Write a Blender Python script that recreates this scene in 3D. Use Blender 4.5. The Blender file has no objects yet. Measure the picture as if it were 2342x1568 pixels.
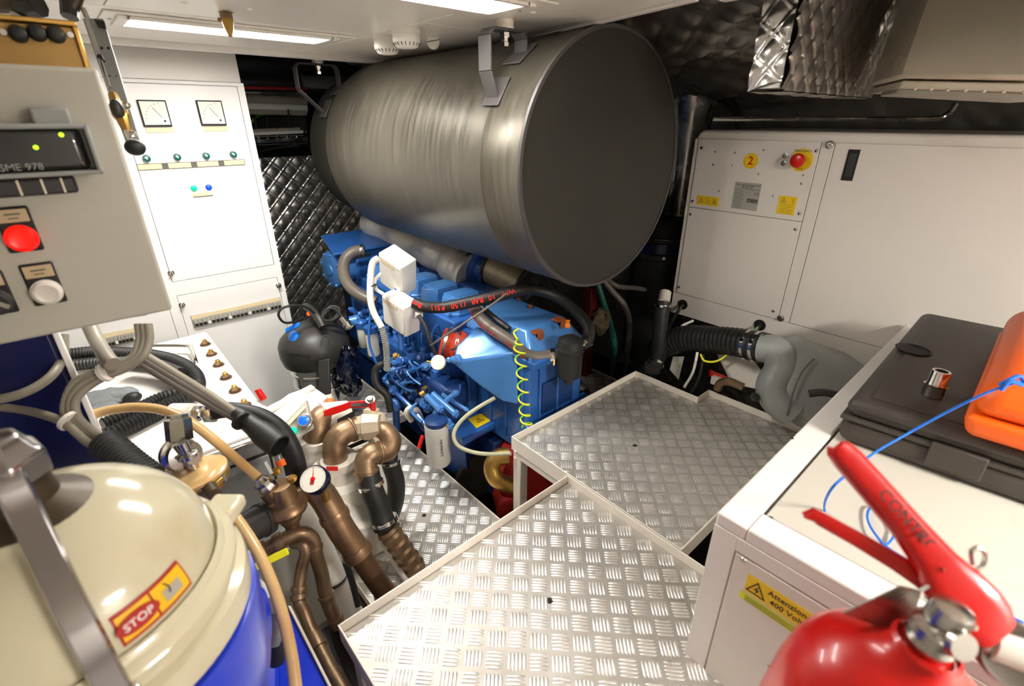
import bpy, math, random
import numpy as np
from mathutils import Vector, Matrix
random.seed(7)
V = Vector
S = bpy.context.scene
C = S.collection
R_ = math.radians
# ---------------------------------------------------------------- camera
H = 1.45
FPX, CX, CY = 1110.0, 1171.0, 784.0
PITCH, YAW = R_(24.8), R_(48.3)
fwd = V((math.cos(YAW)*math.cos(PITCH), math.sin(YAW)*math.cos(PITCH), -math.sin(PITCH)))
rgt = V((math.sin(YAW), -math.cos(YAW), 0))
upv = rgt.cross(fwd)
cam = bpy.data.objects.new('camera', bpy.data.cameras.new('camera'))
C.objects.link(cam)
cam.matrix_world = Matrix(((rgt.x, upv.x, -fwd.x, 0), (rgt.y, upv.y, -fwd.y, 0), (rgt.z, upv.z, -fwd.z, H), (0, 0, 0, 1)))
cam.data.sensor_width = 36
cam.data.lens = FPX/2342*36
cam.data.clip_start = .02
cam.data.dof.use_dof = True
cam.data.dof.focus_distance = 2.0
cam.data.dof.aperture_fstop = 3.5
S.camera = cam
# ---------------------------------------------------------------- world, exposure, lights
w = bpy.data.worlds.new('world'); S.world = w; w.use_nodes = True
w.node_tree.nodes['Background'].inputs[0].default_value = (.03, .028, .025, 1)
w.node_tree.nodes['Background'].inputs[1].default_value = .3
S.view_settings.view_transform = 'Standard'; S.view_settings.look = 'None'
S.view_settings.gamma = 1; S.view_settings.use_curve_mapping = False
S.view_settings.exposure = 1.25
LAMP_MAIN, LAMP_BACK, FILL_REAR = 46.0, 22.0, 88.0      # emission of the fluorescent diffusers; the rear one is added fill
LAMP_COL = (1.0, .97, .925)

# ---------------------------------------------------------------- materials
def lin(c):
    o = []
    for v in c:
        v /= 255.
        o.append(v/12.92 if v <= .04045 else ((v+.055)/1.055)**2.4)
    return (*o, 1)
MATS = {}
def mat(name, col, rough=.5, metal=0., var=.06, vs=8., bump=0., bs=60., coat=0., stretch=None, rv=0., trans=0., emit=0., ior=1.45, dirt=None):
    m = bpy.data.materials.new(name); m.use_nodes = True
    nt = m.node_tree; b = nt.nodes['Principled BSDF']; L = nt.links
    c = lin(col)
    b.inputs['Roughness'].default_value = rough; b.inputs['Metallic'].default_value = metal
    b.inputs['Coat Weight'].default_value = coat; b.inputs['IOR'].default_value = ior
    b.inputs['Transmission Weight'].default_value = trans
    tc = nt.nodes.new('ShaderNodeTexCoord'); mp = nt.nodes.new('ShaderNodeMapping')
    L.new(tc.outputs['Object'], mp.inputs[0])
    if stretch: mp.inputs['Scale'].default_value = stretch
    n = nt.nodes.new('ShaderNodeTexNoise'); n.inputs['Scale'].default_value = vs; n.inputs['Detail'].default_value = 5
    L.new(mp.outputs[0], n.inputs['Vector'])
    mx = nt.nodes.new('ShaderNodeMix'); mx.data_type = 'RGBA'
    mx.inputs[6].default_value = tuple(min(1, x*(1-var*1.6)) for x in c[:3])+(1,)
    mx.inputs[7].default_value = tuple(min(1, x*(1+var*1.6)) for x in c[:3])+(1,)
    L.new(n.outputs['Fac'], mx.inputs[0])
    out = mx.outputs[2]
    if dirt:
        dc, lo, hi, ds = dirt
        n3 = nt.nodes.new('ShaderNodeTexNoise'); n3.inputs['Scale'].default_value = ds; n3.inputs['Detail'].default_value = 8
        L.new(mp.outputs[0], n3.inputs['Vector'])
        rp = nt.nodes.new('ShaderNodeMapRange'); rp.inputs[1].default_value = lo; rp.inputs[2].default_value = hi
        L.new(n3.outputs['Fac'], rp.inputs[0])
        m2 = nt.nodes.new('ShaderNodeMix'); m2.data_type = 'RGBA'
        L.new(rp.outputs[0], m2.inputs[0]); L.new(out, m2.inputs[6]); m2.inputs[7].default_value = lin(dc)
        out = m2.outputs[2]
    L.new(out, b.inputs['Base Color'])
    if rv:
        rr = nt.nodes.new('ShaderNodeMapRange'); rr.inputs[1].default_value = .3; rr.inputs[2].default_value = .7
        rr.inputs[3].default_value = max(.02, rough-rv); rr.inputs[4].default_value = min(1, rough+rv)
        L.new(n.outputs['Fac'], rr.inputs[0]); L.new(rr.outputs[0], b.inputs['Roughness'])
    if bump:
        n2 = nt.nodes.new('ShaderNodeTexNoise'); n2.inputs['Scale'].default_value = bs; n2.inputs['Detail'].default_value = 4
        L.new(mp.outputs[0], n2.inputs['Vector'])
        bp = nt.nodes.new('ShaderNodeBump'); bp.inputs['Strength'].default_value = bump; bp.inputs['Distance'].default_value = .01
        L.new(n2.outputs['Fac'], bp.inputs['Height']); L.new(bp.outputs[0], b.inputs['Normal'])
    if emit:
        b.inputs['Emission Color'].default_value = c; b.inputs['Emission Strength'].default_value = emit
    MATS[name] = m
    return m
WHITE = mat('white_paint', (236, 231, 224), .32, var=.02, vs=3, bump=.02, bs=200)
SWB = mat('switchboard_white', (238, 235, 230), .4, var=.01, vs=2)
GENW = mat('generator_white', (226, 219, 208), .38, var=.02, vs=3, bump=.03, bs=300)
CREAM = mat('cream_paint', (219, 208, 184), .3, var=.03, vs=4, dirt=((150, 135, 100), .62, .9, 9))
PANELC = mat('cream_panel_paint', (198, 193, 180), .35, var=.03, vs=4, dirt=((170, 155, 125), .66, .95, 10))
DOME = mat('cream_gelcoat', (204, 196, 166), .16, var=.03, vs=3, coat=.3, dirt=((160, 140, 100), .62, 1.0, 7))
GREYBOX = mat('grey_enclosure_paint', (176, 172, 158), .42, var=.03, vs=4, bump=.03, bs=250)
CEIL = mat('ceiling_white', (238, 232, 222), .3, var=.03, vs=3)
TRIMW = mat('tray_white_paint', (236, 228, 214), .4, var=.05, vs=9, dirt=((150, 120, 80), .66, .9, 14))
ALU = mat('tread_aluminium', (184, 179, 170), .45, .5, var=.08, vs=6, rv=.07, bump=.05, bs=350, dirt=((150, 142, 128), .5, .85, 5))
ALUB = mat('tread_bar_aluminium', (232, 229, 222), .34, .7, var=.06, vs=30, rv=.08)
CHROME = mat('chrome', (225, 224, 220), .12, 1., var=.04, vs=12)
STEEL = mat('stainless_steel', (190, 186, 178), .26, 1., var=.1, vs=14, rv=.08)
BRUSH = mat('brushed_black_shell', (92, 87, 76), .38, .6, var=.3, vs=5, stretch=(3, 14, 1.2), rv=.07, bump=.05, bs=40, dirt=((112, 106, 92), .55, .85, 2.2))
BLKCAP = mat('black_end_cap', (46, 44, 37), .6, .1, var=.22, vs=4, dirt=((92, 86, 74), .66, .95, 26))
BRKT = mat('black_bracket_paint', (72, 68, 66), .5, .1, var=.1, vs=10)
BLUE = mat('engine_blue', (46, 97, 168), .28, .1, var=.2, vs=9, coat=.25, bump=.1, bs=70)
BLUEL = mat('engine_blue_smooth', (76, 132, 196), .25, .15, var=.06, vs=5, coat=.35)
BLUED = mat('engine_blue_deep', (26, 58, 112), .36, .1, var=.2, vs=14, coat=.1, bump=.2, bs=60)
BAGM = mat('dark_bag_film', (12, 20, 44), .14, .2, var=.3, vs=5, coat=.4, bump=.8, bs=14)
TEE = mat('tan_cast_fitting', (190, 176, 150), .42, .15, var=.1, vs=12)
DRED = mat('shade_darkened_red', (88, 18, 14), .5)  # red darkened in the colour itself for the shade around the post
NAVY = mat('navy_paint', (16, 21, 66), .3, var=.15, vs=5)
RBLUE = mat('royal_blue_paint', (22, 54, 196), .28, var=.1, vs=6, coat=.2)
RED = mat('red_paint', (204, 20, 14), .28, var=.05, vs=8, coat=.2)
REDD = mat('dull_red_casting', (170, 34, 26), .5, var=.15, vs=9, bump=.2)
SIL = mat('red_silicone', (208, 62, 30), .45, var=.1, vs=14, bump=.08)
ORANGE = mat('orange_plastic', (238, 98, 16), .42, var=.05, vs=7, bump=.04, bs=300)
BLACK = mat('black_rubber', (34, 33, 31), .5, var=.12, vs=20, bump=.06, bs=160)
BLKP = mat('black_plastic', (46, 44, 41), .42, var=.1, vs=10, bump=.05, bs=260)
CASE = mat('tool_case_plastic', (62, 57, 51), .48, var=.1, vs=6, bump=.12, bs=320, dirt=((110, 102, 84), .68, .9, 20))
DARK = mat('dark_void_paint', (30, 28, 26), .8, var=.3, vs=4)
BILGE = mat('oily_bilge', (48, 40, 30), .35, var=.35, vs=6, bump=.4, bs=20)
BRONZE = mat('aged_bronze', (148, 122, 94), .44, .75, var=.25, vs=16, rv=.1, bump=.1, bs=90, dirt=((110, 84, 60), .45, .75, 12))
COPPER = mat('copper_fitting', (142, 113, 84), .36, .75, var=.2, vs=14, rv=.08, dirt=((104, 76, 52), .5, .8, 9))
COPPERD = mat('tarnished_copper_pipe', (104, 76, 54), .42, .6, var=.25, vs=10)
BRASS = mat('brass', (184, 146, 76), .34, .85, var=.18, vs=12)
BRASSB = mat('tarnished_brass_plate', (158, 124, 70), .42, .6, var=.15, vs=5)
CAST = mat('white_cast_housing', (226, 220, 206), .48, var=.06, vs=9, bump=.15, bs=60, dirt=((170, 150, 120), .6, .9, 9))
GCABLE = mat('grey_cable_sheath', (142, 134, 118), .42, var=.08, vs=20)
GCABLED = mat('dark_grey_conduit', (98, 90, 82), .4, var=.1, vs=20)
LCABLE = mat('pale_grey_cable', (202, 200, 190), .4, var=.05, vs=20)
WCABLE = mat('white_conduit', (228, 224, 212), .4, var=.04, vs=20)
AMBER = mat('amber_tube', (226, 188, 128), .2, var=.1, vs=8, trans=.25, dirt=((190, 120, 50), .5, .9, 5))
CLEART = mat('clear_hose', (206, 204, 170), .2, var=.08, vs=8, trans=.3)
GPLAST = mat('grey_plastic', (146, 148, 144), .42, var=.07, vs=6, bump=.05, bs=120)
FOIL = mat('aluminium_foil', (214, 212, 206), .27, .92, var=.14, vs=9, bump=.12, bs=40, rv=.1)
FOILD = mat('dull_grey_foil', (160, 156, 148), .36, .85, var=.2, vs=6, bump=.12, bs=30, rv=.1)  # greyer and rougher than the plain foil
LAG = mat('silver_lagging_cloth', (222, 214, 200), .4, .35, var=.2, vs=7, bump=.7, bs=16)
MESHM = mat('perforated_steel', (176, 162, 134), .45, .5, var=.2, vs=20)
YEL = mat('yellow_label', (240, 202, 16), .5, var=.03)
YELN = mat('yellow_green_print', (222, 226, 30), .5, var=.03)
YELL = mat('yellow_lever_grip', (226, 220, 20), .4, var=.03)
LIME = mat('earth_wire_green', (120, 190, 30), .4, var=.3, vs=30)
YWIRE = mat('earth_wire_yellow', (226, 222, 40), .4, var=.1, vs=30)
INK = mat('black_ink', (24, 22, 20), .6, var=.02)
INKR = mat('red_ink', (206, 36, 20), .6, var=.02)
INKW = mat('white_ink', (235, 232, 225), .5, var=.02)
INKG = mat('grey_ink', (96, 92, 84), .6, var=.02)
PLATE = mat('nameplate_aluminium', (182, 178, 166), .45, .3, var=.04)
LBL = mat('ivory_label', (226, 208, 168), .5, var=.04)
LBLD = mat('dusty_label', (190, 168, 132), .55, var=.08, vs=14)
PAPER = mat('meter_face', (226, 222, 208), .5, var=.02)
GREEN = mat('green_knob_plastic', (0, 96, 84), .3, var=.05)
GREENL = mat('green_lens', (0, 190, 150), .25, var=.02, emit=.25)
BLUELN = mat('blue_lens', (10, 70, 230), .25, var=.02, emit=.3)
BLUELED = mat('blue_led_lens', (8, 70, 255), .25, var=.02, emit=.9)
REDLENS = mat('red_lens', (226, 22, 8), .3, var=.04, emit=.35)
WLENS = mat('white_lens', (214, 206, 196), .3, var=.03)
LEDG = mat('green_led', (150, 220, 20), .3, var=.02, emit=1.5)
CYANP = mat('bright_blue_plastic', (20, 120, 226), .35, var=.04)
WPLAS = mat('white_box_plastic', (234, 230, 220), .4, var=.02)
GLASSD = mat('smoked_window', (30, 30, 28), .08, var=.1, coat=.5)
RUST = mat('rusty_steel', (150, 78, 36), .7, .2, var=.3, vs=26, bump=.3)
ORCAP = mat('orange_cap', (226, 120, 30), .5, var=.1)
GREYCL = mat('grey_cloth', (120, 124, 124), .85, var=.1, vs=12, bump=.5, bs=40)
STRING = mat('blue_string', (32, 110, 210), .6, var=.25, vs=120)
GHOSE = mat('green_hose', (22, 84, 70), .5, var=.1)
WOODB = mat('brown_timber', (88, 58, 36), .6, var=.2, vs=12)
FILT = mat('pale_grey_canister', (204, 202, 192), .36, var=.03)
STRAPM = mat('polished_strap', (176, 172, 172), .2, 1., var=.05)
DKBR = mat('oily_brown_casting', (70, 58, 42), .38, .35, var=.25, vs=12)
LENS = bpy.data.materials.new('lamp_diffuser'); LENS.use_nodes = True
def emis(name, st):
    m = bpy.data.materials.new(name); m.use_nodes = True; nt = m.node_tree
    nt.nodes.remove(nt.nodes['Principled BSDF']); e = nt.nodes.new('ShaderNodeEmission')
    e.inputs[0].default_value = (*LAMP_COL, 1); e.inputs[1].default_value = st
    nt.links.new(e.outputs[0], nt.nodes['Material Output'].inputs[0]); return m
LENS = emis('lamp_diffuser', LAMP_MAIN); LENSB = emis('lamp_diffuser_over_tray', LAMP_BACK); LENSC = emis('fill_diffuser_rear', FILL_REAR)

# ---------------------------------------------------------------- helpers
def A(px, py, X=None, Y=None, Z=None, D=None):
    r = fwd + rgt*((px-CX)/FPX) - upv*((py-CY)/FPX)
    if X is not None: t = X/r.x
    elif Y is not None: t = Y/r.y
    elif Z is not None: t = (Z-H)/r.z
    else: t = D
    return V((r.x*t, r.y*t, r.z*t+H))
def PX(l):                      # [(px,py,D)...] -> points
    return [A(a, b, D=d) for a, b, d in l]
ORG = {}
class M:
    def __init__(s): s.v = []; s.f = []
    def add(s, vs, fs):
        o = len(s.v); s.v += [V(p) for p in vs]; s.f += [tuple(i+o for i in f) for f in fs]; return s
    def hexa(s, b, t):          # bottom 4, top 4
        return s.add(list(b)+list(t), [(3,2,1,0), (4,5,6,7), (0,1,5,4), (1,2,6,5), (2,3,7,6), (3,0,4,7)])
    def box(s, x0, x1, y0, y1, z0, z1):
        return s.hexa([(x0,y0,z0),(x1,y0,z0),(x1,y1,z0),(x0,y1,z0)], [(x0,y0,z1),(x1,y0,z1),(x1,y1,z1),(x0,y1,z1)])
    def par(s, p, a, b, c):     # parallelepiped at p with edge vectors
        p, a, b, c = V(p), V(a), V(b), V(c)
        if a.cross(b).dot(c) < 0: a, b = b, a
        return s.hexa([p, p+a, p+a+b, p+b], [p+c, p+a+c, p+a+b+c, p+b+c])
    def prism(s, poly, ext):
        n = len(poly); poly = [V(p) for p in poly]; ext = V(ext)
        nn = V((0,0,0))
        for i in range(n): nn += poly[i].cross(poly[(i+1) % n])
        if nn.dot(ext) < 0: poly.reverse()
        return s.add(poly+[p+ext for p in poly], [tuple(range(n-1,-1,-1)), tuple(range(n, 2*n))]+[(i,(i+1)%n,(i+1)%n+n,i+n) for i in range(n)])
    def lathe(s, p, ax, prof, n=24, cap=True, sx=None):
        p, ax = V(p), V(ax).normalized()
        u = ax.orthogonal().normalized() if sx is None else (V(sx)-ax*V(sx).dot(ax)).normalized()
        w_ = ax.cross(u)
        vs = []; fs = []
        for t, r in prof:
            for k in range(n):
                a = 2*math.pi*k/n; vs.append(p+ax*t+(u*math.cos(a)+w_*math.sin(a))*r)
        m = len(prof)
        for j in range(m-1):
            for k in range(n):
                k2 = (k+1) % n; fs.append((j*n+k, j*n+k2, (j+1)*n+k2, (j+1)*n+k))
        if cap: fs.append(tuple(range(n-1,-1,-1))); fs.append(tuple((m-1)*n+k for k in range(n)))
        return s.add(vs, fs)
    def cyl(s, a, b, r, r2=None, n=16):
        a, b = V(a), V(b); return s.lathe(a, b-a, [(0, r), ((b-a).length, r if r2 is None else r2)], n)
    def tube(s, pts, r, n=10, closed=False, sm=6, cap=True):
        pts = [V(p) for p in pts]
        if sm and len(pts) > 2: pts = catmull(pts, sm, closed)
        m = len(pts); rr = r if callable(r) else (lambda t: r)
        tan = []
        for i in range(m):
            a = pts[(i-1) % m] if (closed or i) else pts[0]; b = pts[(i+1) % m] if (closed or i < m-1) else pts[-1]
            tan.append((b-a).normalized())
        u = tan[0].orthogonal().normalized(); vs = []
        for i in range(m):
            u = (u-tan[i]*u.dot(tan[i])).normalized(); w_ = tan[i].cross(u); q = rr(i/(m-1 if m > 1 else 1))
            for k in range(n):
                a = 2*math.pi*k/n; vs.append(pts[i]+(u*math.cos(a)+w_*math.sin(a))*q)
        fs = []
        for j in range(m if closed else m-1):
            for k in range(n):
                fs.append((j*n+k, j*n+(k+1) % n, ((j+1) % m)*n+(k+1) % n, ((j+1) % m)*n+k))
        if not closed and cap: fs.append(tuple(range(n-1,-1,-1))); fs.append(tuple((m-1)*n+k for k in range(n)))
        return s.add(vs, fs)
    def ball(s, c, r, sc=(1,1,1), n=16, m=10, ax=None):
        c = V(c); Mx = Matrix.Identity(3) if ax is None else V((0,0,1)).rotation_difference(V(ax)).to_matrix()
        vs = [c+Mx@V((0,0,-r*sc[2]))]; fs = []
        for j in range(1, m):
            p = math.pi*j/m-math.pi/2
            for k in range(n):
                a = 2*math.pi*k/n; vs.append(c+Mx@V((r*sc[0]*math.cos(p)*math.cos(a), r*sc[1]*math.cos(p)*math.sin(a), r*sc[2]*math.sin(p))))
        vs.append(c+Mx@V((0,0,r*sc[2])))
        for k in range(n):
            fs.append((0, 1+(k+1) % n, 1+k)); fs.append((len(vs)-1, 1+(m-2)*n+k, 1+(m-2)*n+(k+1) % n))
        for j in range(m-2):
            for k in range(n):
                fs.append((1+j*n+k, 1+j*n+(k+1) % n, 1+(j+1)*n+(k+1) % n, 1+(j+1)*n+k))
        return s.add(vs, fs)
    def grid(s, nu, nv, fn):
        vs = [fn(i/nu, j/nv) for j in range(nv+1) for i in range(nu+1)]
        return s.add(vs, [(j*(nu+1)+i, j*(nu+1)+i+1, (j+1)*(nu+1)+i+1, (j+1)*(nu+1)+i) for j in range(nv) for i in range(nu)])
    def obj(s, name, m, parent=None, org=None, bev=0, sharp=35, seg=2, sub=0):
        if parent is not None: o0 = ORG[parent.name]
        elif org is not None: o0 = V(org)
        else:
            n = len(s.v); o0 = V((sum(p.x for p in s.v)/n, sum(p.y for p in s.v)/n, min(p.z for p in s.v)))
        me = bpy.data.meshes.new(name)
        me.from_pydata([tuple(p-o0) for p in s.v], [], s.f); me.materials.append(m)
        me.polygons.foreach_set('use_smooth', [True]*len(me.polygons)); me.update()
        if not sub: me.set_sharp_from_angle(angle=R_(sharp))
        o = bpy.data.objects.new(name, me); C.objects.link(o)
        if parent is not None: o.parent = parent
        else: o.location = o0
        ORG[o.name] = o0
        if bev:
            b = o.modifiers.new('bevel', 'BEVEL'); b.width = bev; b.segments = seg; b.limit_method = 'ANGLE'; b.angle_limit = R_(40); b.harden_normals = False
        if sub:
            b = o.modifiers.new('sub', 'SUBSURF'); b.levels = sub; b.render_levels = sub
        return o
def catmull(p, k, closed=False):
    out = []; n = len(p)
    for i in range(n if closed else n-1):
        if closed: a, b, c, d = p[(i-1) % n], p[i], p[(i+1) % n], p[(i+2) % n]
        else:
            b, c = p[i], p[i+1]; a = p[i-1] if i else b*2-c; d = p[i+2] if i+2 < n else c*2-b
        for j in range(k):
            t = j/k
            out.append(.5*((2*b)+(c-a)*t+(2*a-5*b+4*c-d)*t*t+(3*b-a-3*c+d)*t**3))
    if not closed: out.append(p[-1])
    return out
def thing(name, label, cat, loc=(0,0,0), group=None):
    o = bpy.data.objects.new(name, None); o.empty_display_size = .05; C.objects.link(o); o.location = V(loc); ORG[o.name] = V(loc)
    o['label'] = label; o['category'] = cat
    if group: o['group'] = group
    return o
def tag(o, label, cat, group=None):
    o['label'] = label; o['category'] = cat
    if group: o['group'] = group
    return o
def struct(o): o['kind'] = 'structure'; return o
def dup(root, delta, label=None):
    r = root.copy(); C.objects.link(r); r.location = root.location+V(delta)
    ORG[r.name] = V(r.location)
    if label: r['label'] = label
    for ch in list(root.children):
        c = ch.copy(); C.objects.link(c); c.parent = r
        for g in list(ch.children):
            d = g.copy(); C.objects.link(d); d.parent = c
    return r
def bxo(name, x0, x1, y0, y1, z0, z1, m, parent=None, bev=.003, **k):
    return M().box(min(x0,x1), max(x0,x1), min(y0,y1), max(y0,y1), min(z0,z1), max(z0,z1)).obj(name, m, parent, bev=bev, **k)
def tb(name, pts, r, m, parent=None, n=10, sm=6, **k):
    return M().tube(pts, r, n, sm=sm).obj(name, m, parent, **k)
def ridged(L, pitch, r0, r1):
    return lambda t: r0+(r1-r0)*(.5+.5*math.cos(2*math.pi*t*L/pitch))
def corr(name, pts, r, pitch, m, parent=None, n=12, amp=.12):   # corrugated hose
    p = catmull([V(q) for q in pts], 10); L = sum((p[i+1]-p[i]).length for i in range(len(p)-1))
    N = int(L/pitch*4); cum = [0]
    for i in range(len(p)-1): cum.append(cum[-1]+(p[i+1]-p[i]).length)
    q = []; j = 0
    for i in range(N+1):
        d = L*i/N
        while j < len(cum)-2 and cum[j+1] < d: j += 1
        t = (d-cum[j])/max(1e-9, cum[j+1]-cum[j]); q.append(p[j].lerp(p[j+1], min(1, t)))
    return M().tube(q, ridged(L, pitch, r*(1-amp), r*(1+amp)), n, sm=0).obj(name, m, parent)
def hexb(mm, p, d, r, h, n=6):
    p, d = V(p), V(d).normalized(); mm.lathe(p, d, [(0, r), (h*.8, r), (h, r*.8)], n); return mm
def bolt(name, p, d, r, m, parent, h=None, washer=True):
    mm = M(); h = h or r*.9; p, d = V(p), V(d).normalized()
    if washer: mm.lathe(p, d, [(0, r*1.45), (r*.18, r*1.45)], 14)
    hexb(mm, p+d*(r*.15 if washer else 0), d, r, h)
    mm.lathe(p+d*h, d, [(0, r*.5), (h*.35, r*.45)], 10)
    return mm.obj(name, m, parent)
def clampband(name, c, ax, r, wd, m, parent, side=None, scr=True):
    c, ax = V(c), V(ax).normalized(); mm = M().lathe(c-ax*wd/2, ax, [(0, r), (0, r*1.05), (wd, r*1.05), (wd, r)], 24)
    if scr:
        sd = (V(side) if side is not None else -fwd); sd = (sd-ax*sd.dot(ax)).normalized(); t = ax.cross(sd)
        mm.cyl(c+sd*r*1.12-t*wd*.7, c+sd*r*1.12+t*wd*.7, wd*.32, n=8)
        mm.par(c+sd*r*1.0-t*wd*.3-ax*wd*.4, t*wd*.6, ax*wd*.8, sd*wd*.35)
    return mm.obj(name, m, parent)
def text(s, size, p, xd, yd, m, parent, name='lettering', ex=.0004, bold=0., sx=1., align='CENTER'):
    cu = bpy.data.curves.new('t', 'FONT'); cu.body = s; cu.size = size; cu.extrude = ex; cu.align_x = align; cu.align_y = 'CENTER'; cu.offset = bold*size
    cu.resolution_u = 3
    to = bpy.data.objects.new('t', cu); C.objects.link(to)
    dg = bpy.context.evaluated_depsgraph_get(); me = bpy.data.meshes.new_from_object(to.evaluated_get(dg))
    bpy.data.objects.remove(to); bpy.data.curves.remove(cu)
    xd, yd = V(xd).normalized(), V(yd).normalized(); nd = xd.cross(yd); o0 = ORG[parent.name]; p = V(p)
    for v in me.vertices:
        c = v.co.copy(); v.co = p+xd*c.x*sx+yd*c.y+nd*(c.z)-o0
    me.name = name; me.materials.clear(); me.materials.append(m)
    o = bpy.data.objects.new(name, me); C.objects.link(o); o.parent = parent; ORG[o.name] = o0
    return o
def decal(name, p, xd, yd, wx, wy, m, parent, th=.0008, bev=0):   # centred thin plate
    xd, yd = V(xd).normalized(), V(yd).normalized(); nd = xd.cross(yd)
    return M().par(V(p)-xd*wx/2-yd*wy/2, xd*wx, yd*wy, nd*th).obj(name, m, parent, bev=bev)
def warntri(p, xd, yd, s, parent, m=None, name='warning_symbol'):   # triangle outline with bolt
    xd, yd = V(xd).normalized(), V(yd).normalized(); nd = xd.cross(yd); p = V(p); mm = M()
    def q(a, b): return p+xd*a*s+yd*b*s
    T = [(-.5,-.4), (.5,-.4), (0,.5)]; c = (0,-.1)
    for i in range(3):
        a, b = T[i], T[(i+1) % 3]; ai = (c[0]+(a[0]-c[0])*.8, c[1]+(a[1]-c[1])*.8); bi = (c[0]+(b[0]-c[0])*.8, c[1]+(b[1]-c[1])*.8)
        mm.prism([q(*a), q(*b), q(*bi), q(*ai)], nd*.0005)
    mm.prism([q(.08,.22), q(-.12,-.1), q(.0,-.08)], nd*.0005); mm.prism([q(.03,-.02), q(.13,-.04), q(-.04,-.33)], nd*.0005)
    return mm.obj(name, m or INK, parent)
def obox(p0, pa, pb, pc, D0):
    """three px edges of a real right-angled box from its near corner: solves the depths"""
    def ry(p): return np.array(fwd+rgt*((p[0]-CX)/FPX)-upv*((p[1]-CY)/FPX))
    r0 = ry(p0)*D0; rs = [ry(p) for p in (pa, pb, pc)]
    best = None
    for g in ((.06,.06,.02), (.1,.1,-.05), (.2,.1,.05), (.03,.1,.1), (.1,.03,.1), (.3,.3,.0), (.2,.2,.2)):
        t = np.array([D0+x for x in g])
        for it in range(60):
            E = [rs[i]*t[i]-r0 for i in range(3)]
            Fv = np.array([E[0]@E[1], E[1]@E[2], E[0]@E[2]])
            J = np.array([[rs[0]@E[1], E[0]@rs[1], 0], [0, rs[1]@E[2], E[1]@rs[2]], [rs[0]@E[2], 0, E[0]@rs[2]]])
            try: st = np.linalg.solve(J, Fv)
            except Exception: break
            mxs = np.abs(st).max(); st = st*min(1, .05/max(mxs, 1e-9)); t = t-st
        if t.min() > .05 and np.abs(Fv).max() < 1e-6:
            sc = -(abs(t-D0).max())
            if best is None or sc > best[0]: best = (sc, t)
    if best is None: print('OBOX FAIL', p0); t = np.array([D0+.05]*3)
    else: t = best[1]
    P = V(r0)
    return P+V((0,0,H)), V(rs[0]*t[0])-P, V(rs[1]*t[1])-P, V(rs[2]*t[2])-P
def treads(x0, x1, y0, y1, z, parent, b=.0495, holes=()):
    """five-bar tread pattern: real raised lens-shaped bars, 45 degrees to the edges"""
    mm = M(); c = math.sqrt(.5); L = b*.45; wd = .0034; hh = .003
    N = int((x1-x0+y1-y0)/b)+3
    for i in range(-N, N):
        for j in range(-N, N):
            gx = x0+(i*b*c-j*b*c)+.02; gy = y0+(i*b*c+j*b*c)+.02
            if not (x0+.005 < gx < x1-.005 and y0+.005 < gy < y1-.005): continue
            if any((gx-h[0])**2+(gy-h[1])**2 < .012**2 for h in holes): continue
            d = V((c, c, 0)) if (i+j) % 2 else V((c, -c, 0)); e = V((-d.y, d.x, 0))
            for k in range(-2, 3):
                p = V((gx, gy, z))+e*k*b*.172; l = L*(1-.04*abs(k))
                if not (x0 < p.x-l*.6 and p.x+l*.6 < x1 and y0 < p.y-l*.6 and p.y+l*.6 < y1): continue
                q = [p-d*l, p-d*l*.72-e*wd, p+d*l*.72-e*wd, p+d*l, p+d*l*.72+e*wd, p-d*l*.72+e*wd]
                t = [p-d*l*.7+V((0,0,hh*.6)), p+V((0,0,hh)), p+d*l*.7+V((0,0,hh*.6))]
                mm.add(q+t, [(0,1,6), (1,7,6), (1,2,7), (2,8,7), (2,3,8), (3,4,8), (4,7,8), (4,5,7), (5,6,7), (5,0,6)])
    o = mm.obj('tread_bars', ALUB, parent, sharp=60); o['kind'] = 'stuff'; return o
def quilt(u0, u1, v0, v1, fn, m, name, parent=None, pitch=.066, depth=.014, res=.008, jit=.35, ridge=.55, ex=.7):
    """diamond quilted blanket; fn(u,v,h)->point"""
    nu, nv = max(2, int((u1-u0)/res)), max(2, int((v1-v0)/res))
    rnd = random.Random(5); cells = {}
    def hgt(a, b):
        s, t = (a+b)/pitch/1.414, (a-b)/pitch/1.414
        i, j = math.floor(s), math.floor(t); fs, ft = s-i, t-j
        if (i, j) not in cells: cells[(i, j)] = (rnd.random(), rnd.random()-.5, rnd.random()-.5)
        q = cells[(i, j)]
        e = min(fs, 1-fs, ft, 1-ft); rg_ = depth*ridge*max(0, 1-e/.085)
        return rg_+depth*(abs(math.sin(math.pi*fs)*math.sin(math.pi*ft))**ex)*(.45+.55*(1-jit*q[0])+q[1]*(fs-.5)*.9+q[2]*(ft-.5)*.9)
    mm = M().grid(nu, nv, lambda a, b: fn(u0+(u1-u0)*a, v0+(v1-v0)*b, hgt(u0+(u1-u0)*a, v0+(v1-v0)*b)))
    return mm.obj(name, m, parent, sharp=80)
X_, Y_, Z_ = V((1,0,0)), V((0,1,0)), V((0,0,1))
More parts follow.
